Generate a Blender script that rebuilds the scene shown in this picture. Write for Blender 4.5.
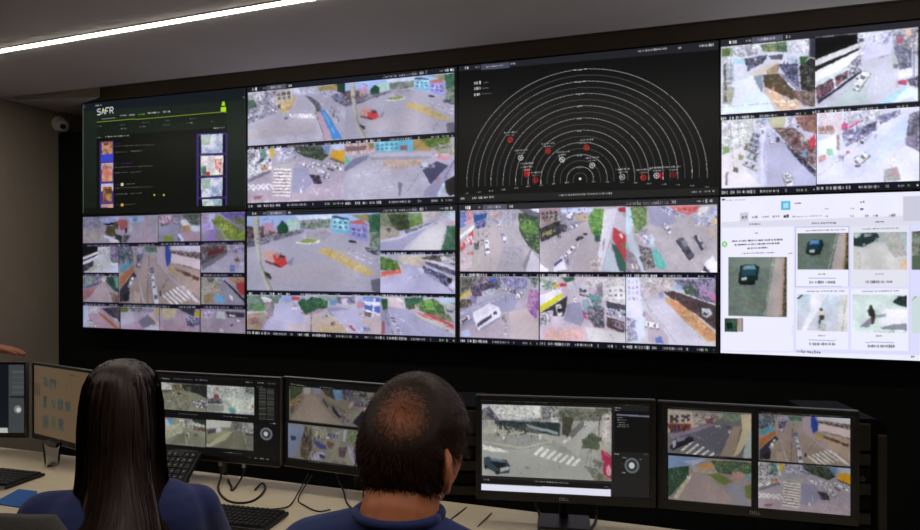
import bpy, bmesh, math, random
import numpy as np
from mathutils import Vector, Matrix

for o in list(bpy.data.objects):
    bpy.data.objects.remove(o, do_unlink=True)
S = bpy.context.scene
COL = S.collection
PI = math.pi

# ------------------------------------------------------------------ camera
cam_d = bpy.data.cameras.new('camera')
cam = bpy.data.objects.new('camera', cam_d)
COL.objects.link(cam)
cam.location = (3.51, -3.129, 1.499)
cam.rotation_euler = (PI / 2 - 0.0022, 0, 0.3257)
cam_d.sensor_width = 36
cam_d.lens = 26.09
cam_d.clip_start = 0.05
S.camera = cam

# ------------------------------------------------------------------ world, exposure
W = bpy.data.worlds.new('world')
S.world = W
W.use_nodes = True
W.node_tree.nodes['Background'].inputs[0].default_value = (0.01, 0.011, 0.013, 1)
W.node_tree.nodes['Background'].inputs[1].default_value = 0.3
S.view_settings.view_transform = 'Standard'
S.view_settings.look = 'None'
S.view_settings.exposure = 0
S.view_settings.gamma = 1
STRIP = 40.0          # radiance of the ceiling light line in view
STRIP_ADDED = 28.0     # radiance of the unseen line added behind the seats to light the desk
GAIN = 1.0           # brightness of the video wall

# ------------------------------------------------------------------ materials
def lin(c):
    c = c / 255.0
    return c / 12.92 if c <= 0.04045 else ((c + 0.055) / 1.055) ** 2.4

def mat(name, rgb, rough=0.6, metal=0.0, noise=0.0, scale=30.0, stretch=None, bump=0.0, spec=0.5,
        trans=0.0, emit=None, estr=0.0, sheen=0.0):
    m = bpy.data.materials.new(name)
    m.use_nodes = True
    nt = m.node_tree
    b = nt.nodes['Principled BSDF']
    col = (lin(rgb[0]), lin(rgb[1]), lin(rgb[2]), 1)
    b.inputs['Base Color'].default_value = col
    b.inputs['Roughness'].default_value = rough
    b.inputs['Metallic'].default_value = metal
    b.inputs['Specular IOR Level'].default_value = spec
    b.inputs['Transmission Weight'].default_value = trans
    if sheen:
        b.inputs['Sheen Weight'].default_value = sheen
    if emit:
        b.inputs['Emission Color'].default_value = (lin(emit[0]), lin(emit[1]), lin(emit[2]), 1)
        b.inputs['Emission Strength'].default_value = estr
    if noise or bump:
        tc = nt.nodes.new('ShaderNodeTexCoord')
        mp = nt.nodes.new('ShaderNodeMapping')
        if stretch:
            mp.inputs['Scale'].default_value = stretch
        nz = nt.nodes.new('ShaderNodeTexNoise')
        nz.inputs['Scale'].default_value = scale
        nz.inputs['Detail'].default_value = 5
        nt.links.new(tc.outputs['Object'], mp.inputs['Vector'])
        nt.links.new(mp.outputs['Vector'], nz.inputs['Vector'])
        if noise:
            rp = nt.nodes.new('ShaderNodeValToRGB')
            rp.color_ramp.elements[0].position = 0.3
            rp.color_ramp.elements[1].position = 0.7
            rp.color_ramp.elements[0].color = tuple(max(0, c * (1 - noise)) for c in col[:3]) + (1,)
            rp.color_ramp.elements[1].color = tuple(min(1, c * (1 + noise)) for c in col[:3]) + (1,)
            nt.links.new(nz.outputs['Fac'], rp.inputs['Fac'])
            nt.links.new(rp.outputs['Color'], b.inputs['Base Color'])
        if bump:
            bp = nt.nodes.new('ShaderNodeBump')
            bp.inputs['Strength'].default_value = bump
            bp.inputs['Distance'].default_value = 0.01
            nt.links.new(nz.outputs['Fac'], bp.inputs['Height'])
            nt.links.new(bp.outputs['Normal'], b.inputs['Normal'])
    return m

M = {}
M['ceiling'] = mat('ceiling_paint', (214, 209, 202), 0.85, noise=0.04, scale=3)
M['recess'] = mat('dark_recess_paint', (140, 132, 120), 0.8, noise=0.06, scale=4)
M['wall'] = mat('taupe_wall_paint', (146, 134, 118), 0.85, noise=0.06, scale=2.5, bump=0.05)
M['board'] = mat('black_backing_board', (9, 9, 9), 0.85, noise=0.15, scale=6, spec=0.2)
M['floor'] = mat('grey_floor_tile', (52, 50, 48), 0.45, noise=0.1, scale=5)
M['light'] = mat('led_diffuser', (255, 250, 240), 0.5, emit=(255, 249, 240), estr=STRIP)
M['light_added'] = mat('led_diffuser_added', (255, 250, 240), 0.5, emit=(255, 245, 232), estr=STRIP_ADDED)  # glow of the added light line, out of frame
M['bezel'] = mat('black_bezel_plastic', (19, 19, 21), 0.45, noise=0.1, scale=80)
M['bezel_edge'] = mat('grey_bezel_edge', (86, 92, 100), 0.35, metal=0.6)
M['mon'] = mat('charcoal_monitor_plastic', (27, 27, 27), 0.45, noise=0.1, scale=120)
M['mon_dark'] = mat('black_monitor_plastic', (11, 11, 11), 0.4, noise=0.1, scale=120)
M['silver'] = mat('brushed_silver_trim', (150, 146, 140), 0.35, metal=0.85, noise=0.1, scale=200)
M['logo'] = mat('printed_grey_logo', (170, 170, 168), 0.5)
M['desk'] = mat('cream_desk_laminate', (208, 194, 166), 0.5, noise=0.05, scale=12, stretch=(1, 8, 1))
M['desk_edge'] = mat('white_desk_edge', (214, 206, 188), 0.5, noise=0.03, scale=20)
M['key'] = mat('black_keycap', (20, 20, 21), 0.5, noise=0.2, scale=300)
M['keypale'] = mat('printed_key_legend', (120, 118, 112), 0.5)
M['kbd'] = mat('black_keyboard_shell', (13, 13, 14), 0.5, noise=0.1, scale=90)
M['rubber'] = mat('black_cable_rubber', (16, 15, 15), 0.5, noise=0.1, scale=100)
M['plug'] = mat('silver_plug', (185, 185, 185), 0.3, metal=0.7, noise=0.05, scale=100)
M['blue_pad'] = mat('blue_folder_card', (30, 92, 168), 0.55, noise=0.06, scale=60)
M['cup'] = mat('clear_plastic', (244, 246, 248), 0.03, trans=1.0, noise=0.02, scale=40)
M['cup'].node_tree.nodes['Principled BSDF'].inputs['IOR'].default_value = 1.1
M['tower'] = mat('black_pc_case', (7, 7, 6), 0.9, noise=0.12, scale=60, spec=0.08)
M['tower_front'] = mat('dark_pc_front', (36, 34, 30), 0.5, noise=0.12, scale=60, spec=0.3)
M['tower_dark'] = mat('black_pc_vent', (9, 9, 9), 0.8, noise=0.1, scale=60, spec=0.15)
M['dome'] = mat('white_camera_shell', (205, 200, 192), 0.45, noise=0.03, scale=40)
M['lens'] = mat('black_lens_glass', (8, 8, 9), 0.15, noise=0.1, scale=40)
M['chair'] = mat('dark_grey_chair_fabric', (64, 61, 58), 0.9, noise=0.12, scale=220, bump=0.15)
M['chair_frame'] = mat('black_chair_plastic', (18, 18, 18), 0.5, noise=0.1, scale=60)
M['shirt_w'] = mat('blue_shirt_cotton', (36, 47, 100), 0.9, noise=0.1, scale=14, bump=0.2, sheen=0.1)
M['shirt_m'] = mat('blue_polo_cotton', (38, 52, 108), 0.9, noise=0.1, scale=14, bump=0.2, sheen=0.1)
M['shirt_p'] = mat('dark_shirt_cotton', (24, 26, 34), 0.9, noise=0.1, scale=14, bump=0.2)
M['trousers'] = mat('dark_denim', (26, 30, 42), 0.9, noise=0.15, scale=60, bump=0.1)
M['shoe'] = mat('black_shoe_leather', (20, 18, 17), 0.5, noise=0.1, scale=60)
M['skin'] = mat('warm_skin', (208, 128, 88), 0.55, noise=0.06, scale=40)
M['skin_p'] = mat('brown_skin', (150, 88, 60), 0.55, noise=0.06, scale=40)
M['skin_f'] = mat('fair_skin', (196, 140, 110), 0.55, noise=0.05, scale=40)
M['eye'] = mat('eye_white', (220, 215, 210), 0.2, noise=0.02, scale=60)
M['iris'] = mat('dark_brown_iris', (40, 26, 18), 0.15, noise=0.2, scale=200)
M['hair_w'] = mat('long_dark_brown_hair', (50, 34, 27), 0.46, noise=0.4, scale=70, stretch=(1, 1, 0.05), spec=0.45)
M['hair_m'] = mat('short_brown_hair', (58, 34, 24), 0.6, noise=0.4, scale=90, spec=0.12)

# ------------------------------------------------------------------ tagging helpers
def tag(o, label=None, cat=None, group=None, kind=None):
    if label: o['label'] = label
    if cat: o['category'] = cat
    if group: o['group'] = group
    if kind: o['kind'] = kind
    return o

def empty(name, loc, rz=0.0):
    o = bpy.data.objects.new(name, None)
    o.empty_display_size = 0.05
    o.location = loc
    o.rotation_euler = (0, 0, rz)
    COL.objects.link(o)
    return o

def link(name, me, m, parent=None, loc=None, rot=None):
    o = bpy.data.objects.new(name, me)
    if m is not None:
        me.materials.append(m)
    COL.objects.link(o)
    if parent is not None:
        o.parent = parent
    if loc is not None:
        o.location = loc
    if rot is not None:
        o.rotation_euler = rot
    return o

class MB:
    """collects shapes and links them as ONE mesh object"""
    def __init__(s):
        s.v = []; s.f = []
    def add(s, v, f):
        n = len(s.v)
        s.v += [tuple(p) for p in v]
        s.f += [tuple(i + n for i in q) for q in f]
        return s
    def box(s, x0, x1, y0, y1, z0, z1, b=0.0):
        if b <= 0:
            v = [(x, y, z) for z in (z0, z1) for y in (y0, y1) for x in (x0, x1)]
            return s.add(v, [(0, 2, 3, 1), (4, 5, 7, 6), (0, 1, 5, 4), (2, 6, 7, 3), (0, 4, 6, 2), (1, 3, 7, 5)])
        bm = bmesh.new()
        bmesh.ops.create_cube(bm, size=1)
        for q in bm.verts:
            q.co = Vector(((x0 + x1) / 2 + q.co.x * (x1 - x0), (y0 + y1) / 2 + q.co.y * (y1 - y0), (z0 + z1) / 2 + q.co.z * (z1 - z0)))
        bmesh.ops.bevel(bm, geom=list(bm.edges), offset=b, segments=2, profile=0.5, affect='EDGES')
        bm.verts.ensure_lookup_table()
        s.add([q.co for q in bm.verts], [[q.index for q in f.verts] for f in bm.faces])
        bm.free()
        return s
    def frame(s, w, h, bw, bt, bb, y0, y1, b=0.002):
        """rectangular ring centred on x=0,z=0: outer w*h, side width bw, top bt, bottom bb"""
        s.box(-w / 2, w / 2, y0, y1, h / 2 - bt, h / 2, b)
        s.box(-w / 2, w / 2, y0, y1, -h / 2, -h / 2 + bb, b)
        s.box(-w / 2, -w / 2 + bw, y0, y1, -h / 2 + bb * .5, h / 2 - bt * .5, b)
        s.box(w / 2 - bw, w / 2, y0, y1, -h / 2 + bb * .5, h / 2 - bt * .5, b)
        return s
    def tube(s, pts, r, n=8, close=True):
        pts = [Vector(p) for p in pts]
        rs = r if isinstance(r, (list, tuple)) else [r] * len(pts)
        base = len(s.v)
        up = Vector((0, 0, 1))
        pn = None
        for i, p in enumerate(pts):
            t = (pts[min(i + 1, len(pts) - 1)] - pts[max(i - 1, 0)]).normalized()
            if pn is None:
                a = t.cross(up)
                if a.length < 1e-3: a = t.cross(Vector((1, 0, 0)))
                a.normalize()
            else:
                a = (pn - t * pn.dot(t)).normalized()
            pn = a
            c = t.cross(a)
            for k in range(n):
                w = 2 * PI * k / n
                s.v.append(tuple(p + (a * math.cos(w) + c * math.sin(w)) * rs[i]))
        for i in range(len(pts) - 1):
            for k in range(n):
                a0 = base + i * n + k; a1 = base + i * n + (k + 1) % n
                s.f.append((a0, a0 + n, a1 + n, a1))
        if close:
            s.f.append(tuple(base + k for k in range(n)))
            s.f.append(tuple(base + (len(pts) - 1) * n + k for k in range(n - 1, -1, -1)))
        return s
    def capsule(s, a, b, ra, rb, n=14):
        a = Vector(a); b = Vector(b)
        d = (b - a)
        L = d.length
        t = d / L if L > 1e-6 else Vector((0, 0, 1))
        pts = []; rs = []
        for k in range(5):
            w = PI / 2 * (1 - k / 4.0)
            pts.append(a - t * ra * math.sin(w)); rs.append(max(0.0006, ra * math.cos(w)))
        for k in range(5):
            w = PI / 2 * k / 4.0
            pts.append(b + t * rb * math.sin(w)); rs.append(max(0.0006, rb * math.cos(w)))
        return s.tube(pts, rs, n)
    def ell(s, c, r, n=20, m=14, rot=None):
        v = []; f = []
        R = Matrix.Rotation(rot, 3, 'X') if rot else None
        for i in range(m + 1):
            th = PI * i / m
            st = max(math.sin(th), 1e-3)
            for k in range(n):
                ph = 2 * PI * k / n
                p = Vector((r[0] * st * math.cos(ph), r[1] * st * math.sin(ph), r[2] * math.cos(th)))
                if R: p = R @ p
                v.append((p.x + c[0], p.y + c[1], p.z + c[2]))
        for i in range(m):
            for k in range(n):
                a = i * n + k; b = i * n + (k + 1) % n
                f.append((a, a + n, b + n, b))
        f.append(tuple(range(n - 1, -1, -1)))
        f.append(tuple(m * n + k for k in range(n)))
        return s.add(v, f)
    def lathe(s, prof, c=(0, 0, 0), n=28):
        v = []; f = []
        for r, z in prof:
            for k in range(n):
                w = 2 * PI * k / n
                v.append((c[0] + r * math.cos(w), c[1] + r * math.sin(w), c[2] + z))
        for i in range(len(prof) - 1):
            for k in range(n):
                a = i * n + k; b = i * n + (k + 1) % n
                f.append((a, b, b + n, a + n))
        return s.add(v, f)
    def loft(s, rings, cap=True):
        n = len(rings[0]); base = len(s.v)
        for r in rings: s.v += [tuple(p) for p in r]
        for i in range(len(rings) - 1):
            for k in range(n):
                a = base + i * n + k; b = base + i * n + (k + 1) % n
                s.f.append((a, b, b + n, a + n))
        if cap:
            s.f.append(tuple(base + k for k in range(n - 1, -1, -1)))
            s.f.append(tuple(base + (len(rings) - 1) * n + k for k in range(n)))
        return s
    def prism(s, poly, z0, z1):
        n = len(poly)
        v = [(x, y, z0) for x, y in poly] + [(x, y, z1) for x, y in poly]
        f = [tuple(range(n - 1, -1, -1)), tuple(range(n, 2 * n))]
        f += [(i, (i + 1) % n, (i + 1) % n + n, i + n) for i in range(n)]
        return s.add(v, f)
    def mesh(s, name, smooth=False):
        me = bpy.data.meshes.new(name)
        me.from_pydata(s.v, [], s.f)
        me.validate()
        bm = bmesh.new(); bm.from_mesh(me)
        bmesh.ops.recalc_face_normals(bm, faces=bm.faces)
        bm.to_mesh(me); bm.free()
        if smooth:
            me.polygons.foreach_set('use_smooth', [True] * len(me.polygons))
        return me
    def build(s, name, m, parent=None, smooth=False, loc=None, rot=None):
        return link(name, s.mesh(name, smooth), m, parent, loc, rot)

def text_obj(body, size, m, parent, loc, name='logo', depth=0.0006):
    cu = bpy.data.curves.new(name, 'FONT')
    cu.body = body
    cu.size = size
    cu.align_x = 'CENTER'
    cu.extrude = depth
    tmp = bpy.data.objects.new(name, cu)
    COL.objects.link(tmp)
    dg = bpy.context.evaluated_depsgraph_get()
    me = bpy.data.meshes.new_from_object(tmp.evaluated_get(dg))
    bpy.data.objects.remove(tmp, do_unlink=True)
    bpy.data.curves.remove(cu)
    me.materials.clear()
    return link(name, me, m, parent, loc, (PI / 2, 0, 0))
# ------------------------------------------------------------------ pictures shown on the screens
# Every picture is drawn here as polygons, lines, small cars and mottled areas in the screen's own plane.
RNG = np.random.default_rng(7)
FONT = {'A': '757755', 'S': '742717', 'F': '746444', 'R': '756655'}

def hexc(h):
    if len(h) == 6:
        return np.array([int(h[i:i + 2], 16) / 255.0 for i in (0, 2, 4)], np.float32)
    return np.array([int(c, 16) * 17 / 255.0 for c in h], np.float32)

def box3(a, n=1):
    for _ in range(n):
        p = np.pad(a, ((1, 1), (1, 1), (0, 0)), 'edge')
        a = (p[:-2] + p[1:-1] * 2 + p[2:]) / 4
        a = (a[:, :-2] + a[:, 1:-1] * 2 + a[:, 2:]) / 4
    return a

def photographic(a, busy, soft=4):
    """breaks up straight edges, adds fine texture and the softness of a video picture"""
    h, w, _ = a.shape
    am = w * .004
    dx = (field(h, w, w / 26.) - .5) * 2 * am + (field(h, w, w / 70.) - .5) * am
    dy = (field(h, w, w / 26.) - .5) * 2 * am * .8 + (field(h, w, w / 70.) - .5) * am
    yy, xx = np.mgrid[0:h, 0:w]
    iy, ix = np.clip(yy + dy, 0, h - 1).astype(int), np.clip(xx + dx, 0, w - 1).astype(int)
    a = a[iy, ix]; busy = busy[iy, ix]
    g = a.mean(-1)
    e = np.abs(np.diff(g, axis=0, append=g[-1:])) + np.abs(np.diff(g, axis=1, append=g[:, -1:]))
    e = box3(e[..., None], 7)[..., 0]
    busy = np.clip(box3(busy[..., None], 4)[..., 0] * .75 + e * 5.0, 0, 1)
    d = (field(h, w, 2.5, False) - .5) * .55 + (field(h, w, 4.5, False) - .5) * .5 + (field(h, w, 9.0) - .5) * .5
    hz = field(h, w * 1, 5.5)
    d = np.where(hz > .62, d * 1.5 - .08, d)
    ch = np.stack([field(h, w, 6.0) for _ in range(3)], -1) - .5
    a = a * (1 + (busy * d * .5)[..., None]) + busy[..., None] * ch * .05
    t = (field(h, w, 2.6) - .5) * .09 + (field(h, w, 6.5) - .5) * .04 + (field(h, w, w / 6.) - .5) * .16
    c = a - box3(a, 4)                          # a little edge ringing, as compressed video has
    a = (a + c * .5) * (1 + t[..., None]) + (RNG.random((h, w, 3)).astype(np.float32) - .5) * .05
    a = box3(a, soft)
    s2 = a[::4, ::4]
    hz = box3(s2, 8).repeat(4, 0).repeat(4, 1)[:h, :w]      # faint glow round bright areas
    return a * .85 + box3(hz, 6) * .15

def field(h, w, cell, smooth=True):
    gh, gw = int(h / cell) + 3, int(w / cell) + 3
    g = RNG.random((gh, gw)).astype(np.float32)
    ys = np.arange(h) / cell; xs = np.arange(w) / cell
    yi = ys.astype(int); xi = xs.astype(int)
    if not smooth:
        return g[yi][:, xi]
    fy = (ys - yi)[:, None]; fx = (xs - xi)[None, :]
    a = g[yi][:, xi]; b = g[yi][:, xi + 1]; c = g[yi + 1][:, xi]; d = g[yi + 1][:, xi + 1]
    return a * (1 - fy) * (1 - fx) + b * (1 - fy) * fx + c * fy * (1 - fx) + d * fy * fx

class Canvas:
    def __init__(s, w, h):
        s.w, s.h = w, h
        s.a = np.zeros((h, w, 3), np.float32)
        s.b = np.zeros((h, w), np.float32)          # how busy the picture is here
    def mask(s, pts):
        p = np.array(pts, np.float32)
        x0 = max(0, int(np.floor(p[:, 0].min()))); x1 = min(s.w, int(np.ceil(p[:, 0].max())) + 1)
        y0 = max(0, int(np.floor(p[:, 1].min()))); y1 = min(s.h, int(np.ceil(p[:, 1].max())) + 1)
        if x1 <= x0 or y1 <= y0: return None
        X = np.arange(x0, x1)[None, :] + 0.5; Y = np.arange(y0, y1)[:, None] + 0.5
        ins = np.zeros((y1 - y0, x1 - x0), bool)
        n = len(p)
        for i in range(n):
            xa, ya = p[i]; xb, yb = p[(i + 1) % n]
            if ya == yb: continue
            c = (ya > Y) != (yb > Y)
            ins ^= c & (X < (xb - xa) * (Y - ya) / (yb - ya) + xa)
        return x0, x1, y0, y1, ins
    def poly(s, pts, col):
        r = s.mask(pts)
        if r:
            x0, x1, y0, y1, m = r
            s.a[y0:y1, x0:x1][m] = col
            s.b[y0:y1, x0:x1][m] = max(0, .45 - m.sum() / (s.w * s.h) * 8)
    def noisy(s, pts, c1, c2, cell):
        r = s.mask(pts)
        if not r: return
        x0, x1, y0, y1, m = r
        h, w = y1 - y0, x1 - x0
        t = 0.4 * field(h, w, max(1.5, cell)) + 0.35 * field(h, w, max(1.3, cell * .5)) + 0.25 * field(h, w, 2.2, False)
        t = np.clip((t - 0.5) * 3.0 + 0.5, 0, 1)[..., None]
        tint = np.stack([field(h, w, max(2.0, cell * 1.1)) for _ in range(3)], -1) - 0.5
        c = c1 * (1 - t) + c2 * t + tint * 0.06
        s.a[y0:y1, x0:x1][m] = c[m]
        s.b[y0:y1, x0:x1][m] = min(1.0, .12 + float(np.abs(c2 - c1).mean()) * 2.6)
    def line(s, pts, wd, col):
        for (xa, ya), (xb, yb) in zip(pts[:-1], pts[1:]):
            dx, dy = xb - xa, yb - ya
            L = math.hypot(dx, dy)
            if L < 1e-6: continue
            nx, ny = -dy / L * wd / 2, dx / L * wd / 2
            s.poly([(xa + nx, ya + ny), (xb + nx, yb + ny), (xb - nx, yb - ny), (xa - nx, ya - ny)], col)
    def ell(s, cx, cy, rx, ry, col):
        s.poly([(cx + rx * math.cos(k * PI / 10), cy + ry * math.sin(k * PI / 10)) for k in range(20)], col)
    def car(s, cx, cy, L, Wd, ang, col):
        a = math.radians(ang); ca, sa = math.cos(a), math.sin(a)
        def T(q): return [(cx + x * L * ca - y * Wd * sa, cy + x * L * sa + y * Wd * ca) for x, y in q]
        s.poly(T([(-.5, -.2), (-.42, -.48), (.42, -.48), (.5, -.25), (.52, .5), (-.48, .52)]), col * 0.45)
        s.poly(T([(-.5, -.25), (-.4, -.45), (.4, -.45), (.5, -.2), (.5, .25), (.42, .4), (-.42, .4), (-.5, .25)]), col)
        s.poly(T([(.08, -.3), (.26, -.36), (.26, .3), (.08, .26)]), col * .35 + np.array([.08, .09, .11]))
        s.poly(T([(-.38, -.3), (-.26, -.28), (-.26, .24), (-.38, .28)]), col * .4 + np.array([.1, .11, .13]))
    def squig(s, col, h, xa, ya, xb, yb):
        x = xa
        u = max(1.6, h * 0.35)
        while x < xb:
            t = (x - xa) / max(1, xb - xa); y = ya + (yb - ya) * t
            wd = u * RNG.uniform(0.5, 1.3); hh = h * RNG.uniform(0.5, 0.85)
            s.poly([(x, y - hh / 2), (x + wd, y - hh / 2), (x + wd, y + hh / 2), (x, y + hh / 2)], col * RNG.uniform(0.6, 0.95))
            x += wd + u * RNG.choice([0.25, 0.3, 0.9])

GLYPH = {'A': [(0, 10, 3, 0, 6, 10), (1, 7, 5, 7)], 'S': [(6, 1, 1, 1, 0, 3, 1, 5, 5, 5, 6, 7, 5, 10, 0, 10)], 'F': [(0, 10, 0, 0, 6, 0), (0, 5, 4, 5)],
         'R': [(0, 10, 0, 0, 5, 0, 6, 3, 4, 5, 0, 5), (3, 5, 6, 10)], 'J': [(4, 0, 4, 8, 3, 10, 0, 9)], 'I': [(2, 0, 2, 10)],
         'a': [(1, 4, 5, 4, 5, 10), (5, 7, 1, 7, 1, 10, 5, 10)], 'n': [(1, 10, 1, 4, 5, 4, 5, 10)], 'e': [(1, 7, 5, 7, 5, 4, 1, 4, 1, 10, 5, 10)],
         'l': [(2, 0, 2, 10)], 's': [(5, 4, 1, 4, 1, 7, 5, 7, 5, 10, 1, 10)], 'c': [(5, 4, 1, 4, 1, 10, 5, 10)], 'u': [(1, 4, 1, 10, 5, 10, 5, 4)],
         'd': [(5, 0, 5, 10, 1, 10, 1, 4, 5, 4)], 'r': [(1, 10, 1, 4, 4, 4)], 'i': [(2, 4, 2, 10), (2, 1, 2, 2)], 'f': [(4, 0, 2, 0, 2, 10), (0, 4, 4, 4)],
         'o': [(1, 4, 5, 4, 5, 10, 1, 10, 1, 4)], 'm': [(0, 10, 0, 4, 6, 4, 6, 10), (3, 4, 3, 10)], 'á': [(1, 4, 5, 4, 5, 10), (5, 7, 1, 7, 1, 10, 5, 10), (3, 2, 5, 0)],
         'ç': [(5, 4, 1, 4, 1, 10, 5, 10), (3, 10, 3, 12)], 'õ': [(1, 4, 5, 4, 5, 10, 1, 10, 1, 4), (1, 2, 5, 2)], ' ': [],
         '1': [(1, 2, 3, 0, 3, 10)], '2': [(0, 1, 5, 0, 5, 4, 0, 10, 6, 10)], '3': [(0, 0, 5, 0, 3, 4, 5, 6, 5, 10, 0, 10)], '4': [(4, 10, 4, 0, 0, 7, 6, 7)]}

def write(cv, col, h, x, y, body, wd=None):
    for ch in body:
        for st in GLYPH.get(ch, []):
            cv.line([(x + st[i] * h / 10, y - h + st[i + 1] * h / 10) for i in range(0, len(st), 2)], wd or max(1.3, h * 0.13), col)
        x += h * (0.5 if ch in 'lif1 ' else 0.78)

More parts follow.
